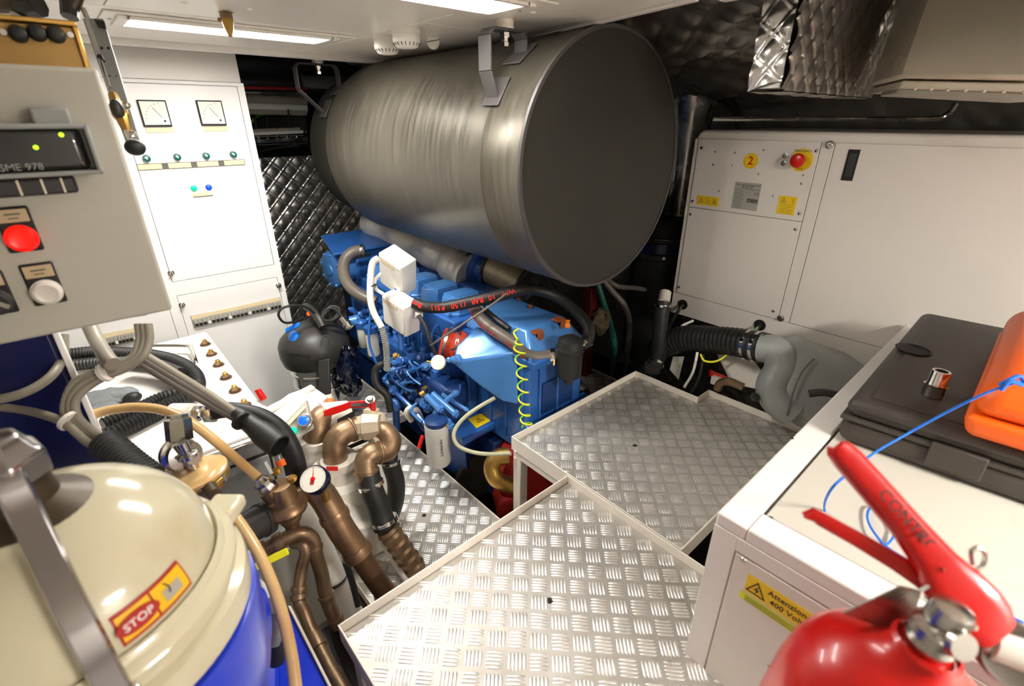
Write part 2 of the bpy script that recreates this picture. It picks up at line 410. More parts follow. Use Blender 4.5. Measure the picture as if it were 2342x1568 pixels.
# ================================================================ ROOM
struct(bxo('floor', -1.35, 3.25, -1.55, 3.75, -.5, -.42, BILGE, bev=0))
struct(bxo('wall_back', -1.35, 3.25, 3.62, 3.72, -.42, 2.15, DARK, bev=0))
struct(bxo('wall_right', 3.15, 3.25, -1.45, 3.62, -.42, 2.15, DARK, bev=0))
struct(bxo('wall_left', -1.35, -1.25, -1.45, 3.62, -.42, 2.15, WHITE, bev=0))
struct(bxo('wall_front', -1.25, 3.15, -1.55, -1.45, -.42, 2.15, WHITE, bev=0))
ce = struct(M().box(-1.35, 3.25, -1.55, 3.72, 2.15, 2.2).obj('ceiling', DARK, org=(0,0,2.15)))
CZ = 1.70
def xe(y): return 1.2+(y-.8)*.2 if y > .70 else 1.30
for (x0, x1, y0, y1) in [(-1.25, .2, -1.45, .70), (.2, 1.3, -1.45, .70), (-1.25, .2, .7001, 1.72), (.2, .9, .7001, 1.72), (.9, None, .7001, 1.40), (.9, None, 1.404, 1.72), (-1.25, .9, 1.724, 2.33), (.9, None, 1.724, 2.33)]:
    g = .0015
    a_, b_ = (x1, x1) if x1 else (xe(y0), xe(y1))
    M().prism([(x0+g, y0+g, CZ), (a_-g, y0+g, CZ), (b_-g, y1-g, CZ), (x0+g, y1-g, CZ)], Z_*.025).obj('panel', CEIL, ce, bev=.0015)
struct(M().prism([(xe(.71), .71, CZ-.008), (xe(.71)+.022, .71, CZ-.008), (xe(2.33)+.022, 2.33, CZ-.008), (xe(2.33), 2.33, CZ-.008)], Z_*.05).obj('trim_1', WHITE, bev=.002))
struct(bxo('trim_2', -1.25, xe(2.33), 2.332, 2.37, CZ-.02, CZ+.05, WHITE, bev=.003))
t = thing('ceiling_screw_set', 'pale round head screws in the white ceiling panels', 'screws', (1.0, 1.1, CZ-.01))
for q in [(570, 20), (885, 48), (995, 12), (1070, 24), (1140, 10), (1220, 28), (255, 38), (420, 5)]:
    p = A(*q, Z=CZ); M().lathe(p, -Z_, [(0, .007), (.002, .007), (.004, .003)], 12).obj('screw', CEIL, t)

# ---- ceiling light fixtures
def fixture(x0, x1, y0, y1, lens, label):
    t = thing('ceiling_light', label, 'ceiling light', ((x0+x1)/2, (y0+y1)/2, CZ-.02), 'fluorescent ceiling fixtures')
    M().prism([(x0-.06, y0-.045, CZ-.0005), (x1+.08, y0-.045, CZ-.0005), (x1+.08, y1+.1, CZ-.0005), (x0-.06, y1+.1, CZ-.0005)], -Z_*.005).obj('housing', CEIL, t, bev=.002)
    for (a_, b_, c_, d_) in ((x0-.012, x1+.012, y0-.02, y0-.003), (x0-.012, x1+.012, y1+.003, y1+.02), (x0-.03, x0-.003, y0-.02, y1+.02), (x1+.003, x1+.03, y0-.02, y1+.02)): bxo('lamp_rim', a_, b_, c_, d_, CZ-.013, CZ-.0055, CEIL, t, bev=.002)
    c = .04; z = CZ-.0055
    M().prism([(x0+c, y0, z), (x1-c, y0, z), (x1, y0+c, z), (x1, y1-c, z), (x1-c, y1, z), (x0+c, y1, z), (x0, y1-c, z), (x0, y0+c, z)], -Z_*.005).obj('diffuser', lens, t, bev=.002)
    for sx in (x0-.04, x1+.05): M().lathe(V((sx, (y0+y1)/2, z)), -Z_, [(0, .006), (.003, .004)], 10).obj('screw', STEEL, t)
    return t
fixture(.262, .80, 1.815, 1.94, LENS, 'lit rectangular fluorescent ceiling light in front of the white switchboard')
fixture(.38, .92, 1.0, 1.12, LENSB, 'ceiling light above the front step tray, out of the picture at the top')

fixture(.68, 1.18, -1.2, -1.02, LENSC, 'added fill light behind the camera position, out of the picture, built like the ceiling lights')  # added fill, brightens the generator and the things near the camera
# ---- foil blankets on hull
def fb(u, v, h): return V((u, 3.58-h, v))
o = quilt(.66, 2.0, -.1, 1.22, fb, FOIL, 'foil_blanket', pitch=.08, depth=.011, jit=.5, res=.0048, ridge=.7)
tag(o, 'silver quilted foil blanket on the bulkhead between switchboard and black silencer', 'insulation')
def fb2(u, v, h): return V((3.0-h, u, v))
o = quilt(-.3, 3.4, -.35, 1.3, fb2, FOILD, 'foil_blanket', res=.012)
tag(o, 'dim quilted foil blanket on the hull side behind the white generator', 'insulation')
def fb3(u, v, h): return V((3.05-h+(v-1.3)*-.55, u, v))
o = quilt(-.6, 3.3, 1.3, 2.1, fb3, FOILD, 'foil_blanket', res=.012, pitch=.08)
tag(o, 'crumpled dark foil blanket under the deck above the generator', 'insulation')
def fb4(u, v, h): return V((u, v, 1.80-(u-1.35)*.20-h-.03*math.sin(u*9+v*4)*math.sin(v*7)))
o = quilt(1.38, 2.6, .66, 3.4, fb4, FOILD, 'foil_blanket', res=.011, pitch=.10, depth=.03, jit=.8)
tag(o, 'foil blanket lining the deck head over the black silencer', 'insulation')
M_ = M(); M_.box(2.45, 2.6, .9, 3.5, 1.62, 2.06)
tag(M_.obj('deck_beam', DARK, bev=.004), 'black longitudinal beam under the deck right of the silencer', 'beam')

# ================================================================ FLOOR PLATES / TRAYS
def tray(name, label, x0, x1, y0, y1, z, rim=.028, legs=(), hole=None, notch=None, cat='step tray'):
    t = thing(name, label, cat, ((x0+x1)/2, (y0+y1)/2, z))
    bxo('plate', x0, x1, y0, y1, z-.004, z, ALU, t, bev=0)
    th = .004
    if rim:
        bxo('rim', x0-th, x0, y0-th, y1+th, z-.03, z+rim, TRIMW, t, bev=.001)
        bxo('rim', x1, x1+th, y0-th, y1+th, z-.03, z+rim, TRIMW, t, bev=.001)
        bxo('rim', x0, x1, y0-th, y0, z-.03, z+rim, TRIMW, t, bev=.001)
        bxo('rim', x0, x1, y1, y1+th, z-.03, z+rim, TRIMW, t, bev=.001)
        for (a, b) in ((x0, y0), (x1, y0), (x0, y1), (x1, y1)): pass
    for (lx, ly) in legs: bxo('leg', lx, lx+.04, ly, ly+.04, z-.6, z-.03, TRIMW, t, bev=.003)
    if hole:
        M().lathe(V((hole[0], hole[1], z+.0001)), Z_, [(0, .0085), (.0006, .0085)], 20).obj('drain_hole', DARK, t)
    treads(x0, x1, y0, y1, z, t, holes=[hole] if hole else ())
    return t
h1 = A(1257, 1373, Z=.35)
ft = tray('step_tray', 'front aluminium tread step tray with white rim and bright glare', .2, .984, .03, .828, .35, legs=[(.21, .78), (.21, .05), (.94, .05), (.94, .78)], hole=(h1.x, h1.y))
h2 = A(1452, 1018, Z=.345)
bt = tray('step_tray', 'rear aluminium tread step tray against the generator, smudged in the middle', 1.0, 1.775, .42, 1.118, .345, legs=[(1.0, 1.076), (1.0, .43), (1.73, 1.076), (1.73, .43)], hole=(h2.x, h2.y))
# notch filler on the rear tray's far rim + front girder under its left side
for o_ in list(bt.children):
    if o_.name.startswith('rim') and abs(o_.data.vertices[0].co.x+bt.location.x-1.775) < .006: bpy.data.objects.remove(o_); break
bxo('rim', 1.775, 1.779, .804, 1.122, .315, .373, TRIMW, bt, bev=.001)
bxo('notch_plate', 1.775, 1.868, .42, .80, .341, .345, ALU, bt, bev=0)
bxo('rim', 1.868, 1.872, .416, .804, .315, .373, TRIMW, bt, bev=.001)
bxo('rim', 1.775, 1.872, .80, .804, .315, .373, TRIMW, bt, bev=.001)
bxo('rim', 1.775, 1.872, .416, .42, .315, .373, TRIMW, bt, bev=.001)
o_ = treads(1.77, 1.868, .42, .80, .345, bt); o_.name = 'notch_tread_bars'
bxo('girder', 1.0, 1.04, .83, 1.08, .285, .312, TRIMW, bt, bev=.002)
for z in (.33, .30): M().lathe(V((.995, 1.098, z-.012)), -X_, [(0, .005), (.002, .005), (.004, .003)], 10).obj('screw', TRIMW, bt)
h3 = A(970, 1178, Z=0)
fp = tray('floor_plate', 'low aluminium tread floor plate between pump and blue engine', .38, .932, .86, 1.94, 0, rim=.006, hole=(h3.x, h3.y), cat='floor plate')
bxo('support_frame', .38, .93, .86, 1.94, -.05, -.006, TRIMW, fp, bev=.002)
fq = tray('floor_plate', 'small raised white edged floor plate beyond the red valve lever', .62, 1.0, 1.96, 2.5, .05, rim=.012, cat='floor plate')
fr = tray('floor_plate', 'dusty floor plate far right of the engine under the hoses', 1.42, 2.2, 1.3, 1.95, 0, rim=.006, cat='floor plate')

# ================================================================ SWITCHBOARD
t = thing('switchboard', 'tall white electrical switchboard with two meters under the ceiling light', 'switchboard', (.1, 2.8, -.1))
YS = 2.6
bxo('cabinet_body', -1.2, .728, YS+.012, 3.1, -.1, 1.592, SWB, t, bev=.004)
bxo('top_duct', -1.2, .728, YS+.03, 3.1, 1.594, 1.748, CEIL, t, bev=.003)
frm = M()
for (x0, x1, z0, z1) in [(-1.2, .728, 1.579, 1.592), (.7, .728, -.1, 1.579), (-1.2, .7, .712, .776), (-1.2, .7, -.1, .0), (.215, .255, 0, .712), (.215, .255, .776, 1.579)]:
    frm.box(x0, x1, YS, YS+.012, z0, z1)
frm.obj('frame', SWB, t, bev=.001)
def door(x0, x1, z0, z1, nm='door'):
    return bxo(nm, x0+.002, x1-.002, YS+.001, YS+.014, z0+.002, z1-.002, SWB, t, bev=.0015)
d1 = door(.255, .7, .776, 1.579); d2 = door(.255, .7, 0, .712)
d3 = door(-.4, .215, .776, 1.579); d4 = door(-.4, .215, 0, .712)
def yp(px, py): return A(px, py, Y=YS)
for (a, b) in (((311, 228), (398, 291)), ((446, 229), (522, 288))):
    p, q = yp(*a), yp(*b); x0, x1, z1, z0 = p.x, q.x-.004, p.z, q.z
    x1 = x0+.098; z0 = z1-.098
    g = bxo('meter', x0, x1, YS-.012, YS+.001, z0, z1, INK, t, bev=.002)
    bxo('meter_face', x0+.005, x1-.005, YS-.0135, YS-.012, z0+.007, z1-.005, PAPER, g, bev=0)
    M().tube([(x1-.026, YS-.0145, z0+.03), (x0+.045, YS-.0145, z1-.028)], .0008, 6, sm=0).obj('needle', INK, g)
    bxo('meter_corner', x1-.036, x1-.005, YS-.0150, YS-.0135, z0+.007, z0+.034, INKW, g, bev=0)
    M().lathe((x1-.022, YS-.0150, z0+.021), -Y_, [(0, .004), (.002, .004)], 12).obj('needle_pivot', INK, g)
    for k in range(7):
        a_ = R_(95+k*14); c_ = V((x1-.026, YS-.0138, z0+.03))
        M().box(-.0018, .0018, -.0002, .0002, -.0018, .0018)
        mm = M(); pp = c_+V((math.cos(a_)*.056, 0, math.sin(a_)*.056)); mm.box(pp.x-.0015, pp.x+.0015, pp.y-.0004, pp.y, pp.z-.0015, pp.z+.0015); mm.obj('scale_mark', INKG, g)
    bxo('name_strip', x0+.004, x1+.004, YS-.003, YS+.001, z0-.022, z0-.004, LBL, t, bev=0)
p, q = yp(313, 379), yp(561, 369)
strip = bxo('label_rail', p.x, .664, YS-.003, YS+.001, p.z-.018, p.z+.006, INKG, t, bev=0)
n4 = 4; w4 = (.664-p.x)
for k in range(4):
    xa = p.x+w4*(k*.262+.003); bxo('label_strip', xa, xa+w4*.205, YS-.0045, YS-.003, p.z-.016, p.z+.004, LBL, strip, bev=0)
for (a, b) in ((335, 362), (405, 359), (471, 356), (533, 353)):
    c = yp(a, b); k_ = M().lathe((c.x, YS+.001, c.z), -Y_, [(0, .0145), (.012, .0135), (.02, .0115), (.022, .008)], 24).obj('selector_knob', GREEN, t)
    M().par((c.x-.009, YS-.0235, c.z+.004), (.008, 0, -.008), (.004, 0, .004), (0, .003, 0)).obj('knob_mark', INKW, k_)
for (a, b, m_) in ((443, 430, GREENL), (477, 428, BLUELN)):
    c = yp(a, b); M().lathe((c.x, YS+.001, c.z), -Y_, [(0, .0125), (.006, .0125), (.007, .0105), (.012, .0095), (.014, .006)], 24).obj('indicator_lamp', m_, t)
p = yp(438, 441); bxo('label_strip', p.x, p.x+.078, YS-.002, YS+.001, p.z-.016, p.z, LBL, t, bev=0)
bxo('label_strip', p.x+.002, p.x+.08, YS-.003, YS+.001, p.z-.019, p.z-.016, INKG, t, bev=0)
for q in ((391, 624), (416, 697), (637, 652), (424, 780)):
    c = yp(*q); k_ = M().lathe((c.x, YS+.001, c.z), -Y_, [(0, .013), (.004, .013), (.006, .009), (.022, .008)], 20).obj('quarter_turn_lock', STEEL, t)
    M().box(c.x-.0015, c.x+.0015, YS-.0225, YS-.021, c.z-.006, c.z+.006).obj('lock_slot', INK, k_)
def breakers(px0, py0, px1, py1, n):
    a, b = yp(px0, py0), yp(px1, py1); z1 = a.z; x0, x1 = a.x, b.x
    r = bxo('breaker_window', x0, x1, YS-.004, YS+.002, z1-.062, z1, PLATE, t, bev=.001)
    bxo('label_strip', x0+.002, x1-.002, YS-.006, YS-.004, z1-.018, z1-.001, LBL, r, bev=0)
    wd = (x1-x0-.01)/n
    for k in range(n):
        xx = x0+.005+k*wd
        bxo('breaker', xx+.0005, xx+wd-.0005, YS-.012, YS-.004, z1-.058, z1-.02, PLATE, t, bev=.0008)
        bxo('breaker_toggle', xx+wd*.15, xx+wd*.85, YS-.018, YS-.012, z1-.052, z1-.04, INK if k % 5 != 3 else INKW, t, bev=.0008)
breakers(435, 722, 640, 679, 22)
breakers(225, 766, 330, 740, 12)

# ================================================================ SILENCER (black drum)
xa, za, r = 1.352, H-.1457, .394
t = thing('exhaust_silencer', 'huge black cylindrical exhaust silencer hung from the ceiling above the blue engine', 'exhaust silencer', (xa, 1.7, za-r))
Yf, Yr = 1.045, 2.36
M().lathe((xa, Yf, za), Y_, [(0, r-.006), (0, r), (.006, r+.003), (.012, r), (.17, r), (.174, r+.002), (.178, r), (.95, r), (Yr-Yf, r)], 96).obj('shell', BRUSH, t, sharp=50)
M().lathe((xa, Yf, za), Y_, [(-.001, 0.001), (-.001, r-.004), (.004, r+.001)], 96, cap=False).obj('end_cap', BLKCAP, t)
M().lathe((xa, Yr, za), Y_, [(0, r-.01), (.01, r-.035), (.28, r-.035), (.34, r-.09), (.36, .05)], 72).obj('rear_cone', BLKCAP, t)
M().lathe((xa, Yf, za), Y_, [(-.003, r-.008), (-.002, r+.002), (.004, r+.005), (.009, r+.002)], 96, cap=False).obj('weld_rim', BRKT, t)
def hanger(cx, yc, wd, rr, xl, xbl, xr, zt=1.672):
    hb = M()
    def strap(pts, hw=wd/2, th=.006):
        for i in range(len(pts)-1):
            (x0, z0), (x1, z1) = pts[i], pts[i+1]; d = V((x1-x0, 0, z1-z0)).normalized(); nn = V((-d.z, 0, d.x))*th
            hb.prism([V((x0, yc-hw, z0)), V((x1, yc-hw, z1)), V((x1, yc-hw, z1))+nn, V((x0, yc-hw, z0))+nn], (0, wd, 0))
    def surf(x): return za+math.sqrt(max(0, rr*rr-(x-xa)**2))
    strap([(xl, surf(xl)), (xbl, zt-.10), (xbl, zt-.014), (xbl+.014, zt), (xr-.014, zt), (xr, zt-.014), (xr, surf(xr))])
    b = hb.obj('hanger_bracket', BRKT, t, bev=.001)
    for xx in (xl+.01, xr):
        s_ = (xx-xa)/rr; tn = V((math.sqrt(1-s_*s_), 0, -s_)); nr = V((s_, 0, math.sqrt(1-s_*s_)))
        c = V((xa, yc, za))+nr*(rr+.001)
        M().par(c-tn*.045-Y_*(wd*.5+.012), tn*.09, Y_*(wd+.024), nr*.005).obj('foot_plate', BRKT, b, bev=.002)
    M().lathe((cx, yc, zt+.006), Z_, [(0, .024), (.004, .027), (.010, .025), (.012, .026), (.024, .025)], 28).obj('rubber_mount', TRIMW, t)
    M().lathe((cx, yc, zt-.002), -Z_, [(0, .015), (.012, .015), (.012, .010), (.022, .010), (.024, .013), (.034, .0125)], 6).obj('bolt', CHROME, t)
hanger(1.055, 1.215, .052, r, 1.012, .985, 1.115)
hanger(1.035, 2.50, .045, r-.035, 1.035, .93, 1.12)
hanger(1.64, 1.215, .052, r, 1.60, 1.575, 1.71)
# ================================================================ GENERATOR (white sound shield)
XG = 2.2
t = thing('generator', 'large white enclosed generator with a red emergency button behind the rear tray', 'generator', (2.6, .5, .53))
body = M().prism([(XG+.003, 1.228, .53), (XG+.003, 1.228, 1.36), (XG+.003, 1.215, 1.392), (XG+.003, 1.19, 1.405), (XG+.003, -.45, 1.405), (XG+.003, -.45, .53)], X_*.72)
body.obj('shell', GENW, t, bev=.012, seg=3)
def gp(y0, y1, z0, z1, nm, g=.0012, th=.006):
    return bxo(nm, XG-th, XG+.004, y0+g, y1-g, z0+g, z1-g, GENW, t, bev=.0015)
gp(1.203, 1.225, .645, 1.37, 'corner_post', th=.001)
gp(.702, 1.203, 1.071, 1.37, 'control_panel'); gp(.702, 1.203, .645, 1.071, 'access_panel')
gp(.655, .702, .645, 1.37, 'frame_strip'); gp(-.44, .655, .645, 1.37, 'side_door')
gp(-.44, 1.222, .533, .645, 'base_frame', th=.004)
def gq(px, py, X=XG-.006): return A(px, py, X=X)
yd, zd = -Y_, Z_            # face seen from -X: right is -Y
for q in [(1605, 338), (1868, 345), (1584, 460), (1829, 488), (1579, 490), (1820, 524), (1553, 656), (1769, 711)]:
    M().lathe(gq(*q), -X_, [(0, .0065), (.002, .0062), (.0035, .003)], 12).obj('panel_screw', STEEL, t)
for q in [(1636, 347), (1681, 349), (1747, 343), (1631, 376), (1676, 378), (1735, 398), (1645, 437), (1768, 448), (1838, 401), (1833, 420)]:
    M().ball(gq(*q), .0042, (.6, 1, 1), 10, 6).obj('rivet', STEEL, t)
for q in [(1797, 356), (1793, 373)]:
    k_ = M().lathe(gq(*q), -X_, [(0, .011), (.004, .0105), (.0045, .006), (.0055, .006)], 18).obj('fuse_holder', STEEL, t)
for q in [(1899, 331), (1786, 727)]:
    k_ = M().lathe(gq(*q), -X_, [(0, .0145), (.003, .0145), (.005, .009), (.012, .009)], 20).obj('door_screw', STEEL, t); M().box(XG-.0192, XG-.018, gq(*q).y-.006, gq(*q).y+.006, gq(*q).z-.001, gq(*q).z+.001).obj('slot', INK, k_)
# fire sticker "2"
c = gq(1717, 368); k_ = M().lathe(c, -X_, [(0, .031), (.0008, .031)], 32).obj('round_sticker', YEL, t)
text('2', .045, c-X_*.001, yd, zd, INKR, k_, bold=.02)
for i in range(26):
    a_ = i/26*2*math.pi; p = c-X_*.001+V((0, math.cos(a_)*.026, math.sin(a_)*.026)); M().ball(p, .0012, (.3, 1, 1), 6, 4).obj('sticker_dot', INKG, k_)
# emergency stop
c = gq(1833, 366); k_ = M().lathe(c, -X_, [(0, .042), (.0012, .042)], 36).obj('button_ring', YEL, t)
for a_, s_ in ((90, 'EMERGENCY'), (270, 'STOP')):
    text(s_, .011, c-X_*.0015+V((0, 0, .033 if a_ == 90 else -.033)), yd, zd, INKG, k_)
M().lathe(c, -X_, [(0, .016), (.03, .016)], 20).obj('button_stem', GREEN, k_)
M().lathe(c, -X_, [(.028, .02), (.032, .0255), (.044, .0265), (.051, .022), (.054, .01)], 28).obj('emergency_button', RED, t)
# nameplate
c = (gq(1685, 416)+gq(1741, 477))/2; c = V((XG-.0065, .945, 1.146)); k_ = decal('nameplate', c, yd, zd, .112, .112, PLATE, t)
decal('plate_frame', c-X_*.001+Z_*.046, yd, zd, .106, .002, INKG, k_, .0004); decal('plate_frame', c-X_*.001+Z_*.029, yd, zd, .106, .0014, INKG, k_, .0004)
text('IS 35 ST', .014, c-X_*.001+Z_*.0375, yd, zd, INK, k_); text('CE', .016, c-X_*.001+Z_*.013-Y_*.042, yd, zd, INKG, k_)
text('mase', .022, c-X_*.001-Z_*.012-Y_*.03, yd, zd, INK, k_, bold=.02); decal('logo_bar', c-X_*.001-Z_*.022-Y_*.03, yd, zd, .046, .003, INK, k_, .0004)
for i in range(9): decal('print_line', c-X_*.001+Z_*(.02-.0085*i)+Y_*.03, yd, zd, .038 if i % 3 else .03, .0016, INKG, k_, .0004)
# yellow labels
k_ = decal('warning_label', V((XG-.0065, 1.114, 1.108)), yd, zd, .104, .04, YEL, t)
warntri(V((XG-.0075, 1.146, 1.108)), yd, zd, .026, k_, INKG); warntri(V((XG-.0075, 1.082, 1.108)), yd, zd, .026, k_, INKG)
for i in range(4): decal('print_line', V((XG-.0075, 1.114, 1.120-.008*i)), yd, zd, .024, .0014, INKG, k_, .0004)
k_ = decal('warning_label', V((XG-.0065, .774, 1.128)), yd, zd, .070, .072, YEL, t)
warntri(V((XG-.0075, .79, 1.147)), yd, zd, .024, k_, INKG); decal('print_bar', V((XG-.0075, .752, 1.147)), yd, zd, .002, .018, INKG, k_, .0004)
for i in range(5): decal('print_line', V((XG-.0075, .774, 1.130-.008*i)), yd, zd, .05, .0012, INKG, k_, .0004)
# recessed door handle
hz = M().box(XG-.0085, XG-.0055, .568, .606, 1.24, 1.348).obj('recessed_handle', INK, t, bev=.001)
M().box(XG-.0105, XG-.0085, .575, .599, 1.252, 1.335).obj('handle_flap', BLKP, hz, bev=.0008)
for q in [(1562, 696), (1738, 743)]:
    c = gq(*q, X=XG-.004); M().lathe(c, -X_, [(0, .021), (.0006, .021), (.0006, .026), (.004, .026), (.005, .023), (.003, .020)], 24, cap=False).obj('grommet', BLACK, t); M().lathe(c, -X_, [(0, .021), (.0012, .021)], 20).obj('cable_hole', INK, t)
# lifting eye and steel foot at left bottom corner
ob = tb('mount_bolt', [(2.2, 1.24, .60), (2.2, 1.27, .60)], .018, CAST, t); bolt('foot_bolt', V((2.18, 1.262, .55)), -X_, .012, CHROME, t)

c = gq(1562, 696)
tag(tb('cable', [c, c-X_*.03-Z_*.02, c+V((-.05, .03, -.12)), c+V((-.02, .05, -.26))], .0085, BLKP, n=10), 'dark grey cable dropping from the left grommet of the white generator', 'cable')
c = gq(1738, 743)
k_ = tb('cable', [c, c-X_*.03-Z_*.015, c+V((-.05, .02, -.09)), c+V((-.0, .03, -.2))], .0085, BLKP); tag(k_, 'black earth cable with green stripe from the generator grommet under the white base', 'cable')
tb('green_stripe', [c-X_*.01+Y_*.0, c-X_*.038-Z_*.012, c+V((-.058, .02, -.085))], .0035, LIME, k_)

# black corrugated exhaust hose + grey water lock
HP = PX([(1470, 900, 2.55), (1478, 850, 2.48), (1500, 803, 2.38), (1560, 775, 2.25), (1640, 778, 2.1), (1700, 785, 1.99), (1755, 797, 1.90)])
k_ = corr('exhaust_hose', HP, .060, .022, BLACK, amp=.03); tag(k_, 'fat ribbed black exhaust hose running under the white generator', 'hose')
d = (HP[-1]-HP[-2]).normalized()
for off in (-.075, -.035): clampband('hose_clamp', HP[-1]+d*off, d, .061, .014, CHROME, k_, side=-fwd+Z_*.2)
t = thing('water_lock', 'grey plastic exhaust water lock with a ribbed inlet elbow below the generator', 'water lock', (1.98, .45, .3))
WP = PX([(1740, 795, 1.91), (1775, 803, 1.87), (1785, 840, 1.86), (1765, 880, 1.86), (1775, 915, 1.85), (1810, 945, 1.84)])
tb('inlet_elbow', WP, .056, GPLAST, t, n=20)
q0 = A(1850, 880, D=1.86)
bdo = M().prism([A(*q_, D=1.80) for q_ in ((1792, 905), (1806, 850), (1838, 812), (1872, 806), (2020, 858), (2030, 985), (1850, 1000), (1800, 960))], V((fwd.x, fwd.y, 0))*.22).obj('body', GPLAST, t, bev=.045, seg=5, sharp=60)
tb('body_seam', PX([(1800, 950, 1.785), (1815, 895, 1.785), (1835, 850, 1.785), (1862, 820, 1.79)]), .003, GCABLED, t, n=6)
tb('handle_recess', PX([(1850, 900, 1.74), (1885, 897, 1.72), (1925, 905, 1.7)]), .014, BLKP, t)
bolt('drain_plug', A(1728, 908, D=1.84), -X_, .013, BLKP, t)
M().prism([A(1790, 1000, X=1.87), A(1820, 928, X=1.87), A(1846, 945, X=1.87), A(1838, 1005, X=1.87)], X_*.006).obj('support_bracket', TRIMW, bt, bev=.002)

# ================================================================ RIGHT LOW CABINET
XC, YC, ZC = .762, .266, .77
t = thing('low_cabinet', 'low white steel cabinet carrying the tool cases, 400 volt label on its front', 'cabinet', (1.4, -.2, -.1))
fr_ = M()
fr_.box(XC+.004, 2.17, -.9, YC, -.1, ZC-.03)
fr_.obj('body', GENW, t, bev=.002)
rm = M()
rm.box(XC, 2.17, YC-.058, YC, ZC-.03, ZC); rm.box(XC, XC+.062, -.9, YC-.058, ZC-.03, ZC)
rm.obj('top_frame', WHITE, t, bev=.004)
bxo('top_panel', XC+.066, 2.17, -.9, YC-.064, ZC-.028, ZC-.004, PANELC, t, bev=.002)
fx = M(); fx.box(XC-.001, XC+.004, YC-.046, YC, -.1, ZC-.03); fx.box(XC-.001, XC+.004, -.9, YC-.046, ZC-.062, ZC-.03)
fx.obj('front_frame', WHITE, t, bev=.001)
bxo('front_panel', XC-.002, XC+.004, -.9, YC-.05, -.1, ZC-.066, GENW, t, bev=.0015)
for q in [(1762, 1185), ]:
    M().lathe(A(*q, Z=ZC-.004), Z_, [(0, .0055), (.0015, .005)], 12).obj('screw', STEEL, t)
M().lathe(A(1812, 1002, Z=ZC), Z_, [(0, .003), (.001, .003)], 10).obj('screw_hole', INK, t)
M().lathe(A(1700, 1280, X=XC-.002), -X_, [(0, .006), (.002, .005)], 12).obj('screw', STEEL, t)
c0 = A(1712, 1312, X=XC-.002); 
k_ = decal('warning_label', V((XC-.0025, c0.y-.062, c0.z-.020)), yd, zd, .124, .044, YEL, t)
pc = V((XC-.0035, c0.y-.062, c0.z-.020)); warntri(pc+Y_*.042-Z_*.002, yd, zd, .036, k_)
text('Attenzione!', .0165, pc+Z_*.009-Y_*.016, yd, zd, INK, k_, bold=.004); text('400 Volt', .0165, pc-Z_*.010-Y_*.012, yd, zd, INK, k_, bold=.002)
k_ = decal('caution_strip', V((XC-.0025, c0.y-.06, c0.z-.056)), yd, zd, .13, .018, YELN, t)
for i in range(3): decal('print_line', V((XC-.0035, c0.y-.06, c0.z-.051-.005*i)), yd, zd, .11, .0012, INKG, k_, .0004)
kk = A(1765, 1530, X=XC-.002); M().lathe(kk, -X_, [(0, .009), (.004, .009), (.006, .006)], 18).obj('cabinet_lock', STEEL, t)

# ---- black tool case, orange case, socket, string
def unit(v): return V(v).normalized()
ca = unit((1, .02, 0)); cb = unit((.10, -1, 0))
P0 = A(1908, 1003, Z=ZC)      # near-left foot of the case
t = thing('tool_case', 'black moulded plastic tool case lying on the white cabinet top', 'tool case', P0)
L1, L2 = .80, .50
def cs(a, b, z): return P0+ca*a+cb*b+Z_*z
def slab(z0, z1, ins, nm, m_, bv):
    return M().hexa([cs(ins, ins, z0), cs(ins, L2-ins, z0), cs(L1-ins, L2-ins, z0), cs(L1-ins, ins, z0)][::-1], [cs(ins, ins, z1), cs(ins, L2-ins, z1), cs(L1-ins, L2-ins, z1), cs(L1-ins, ins, z1)][::-1]).obj(nm, m_, t, bev=bv, seg=4)
slab(.0, .062, .0, 'lower_shell', CASE, .022); slab(.058, .068, -.003, 'seam_lip', CASE, .003); slab(.066, .112, .0, 'lid', CASE, .026)
slab(.108, .116, .035, 'lid_raised_panel', CASE, .006)
# groove strip on lid and finger recess
bxx = M().hexa([cs(.05, .205, .114), cs(.05, .222, .114), cs(.74, .222, .114), cs(.74, .205, .114)][::-1], [cs(.05, .207, .120), cs(.05, .220, .120), cs(.74, .220, .120), cs(.74, .207, .120)][::-1]).obj('lid_rib', CASE, t, bev=.003)
rc = A(2088, 800, Z=ZC+.116)
M().lathe(rc, Z_, [(-.001, .001), (-.001, .036), (.003, .040), (.004, .036), (.001, .033)], 32).obj('finger_recess', INK, t)
for b_ in (.16, .36):
    M().hexa([cs(-.008, b_, .02), cs(-.008, b_+.09, .02), cs(.004, b_+.09, .02), cs(.004, b_, .02)][::-1], [cs(-.008, b_, .074), cs(-.008, b_+.09, .074), cs(.004, b_+.09, .074), cs(.004, b_, .074)][::-1]).obj('latch', CASE, t, bev=.003)
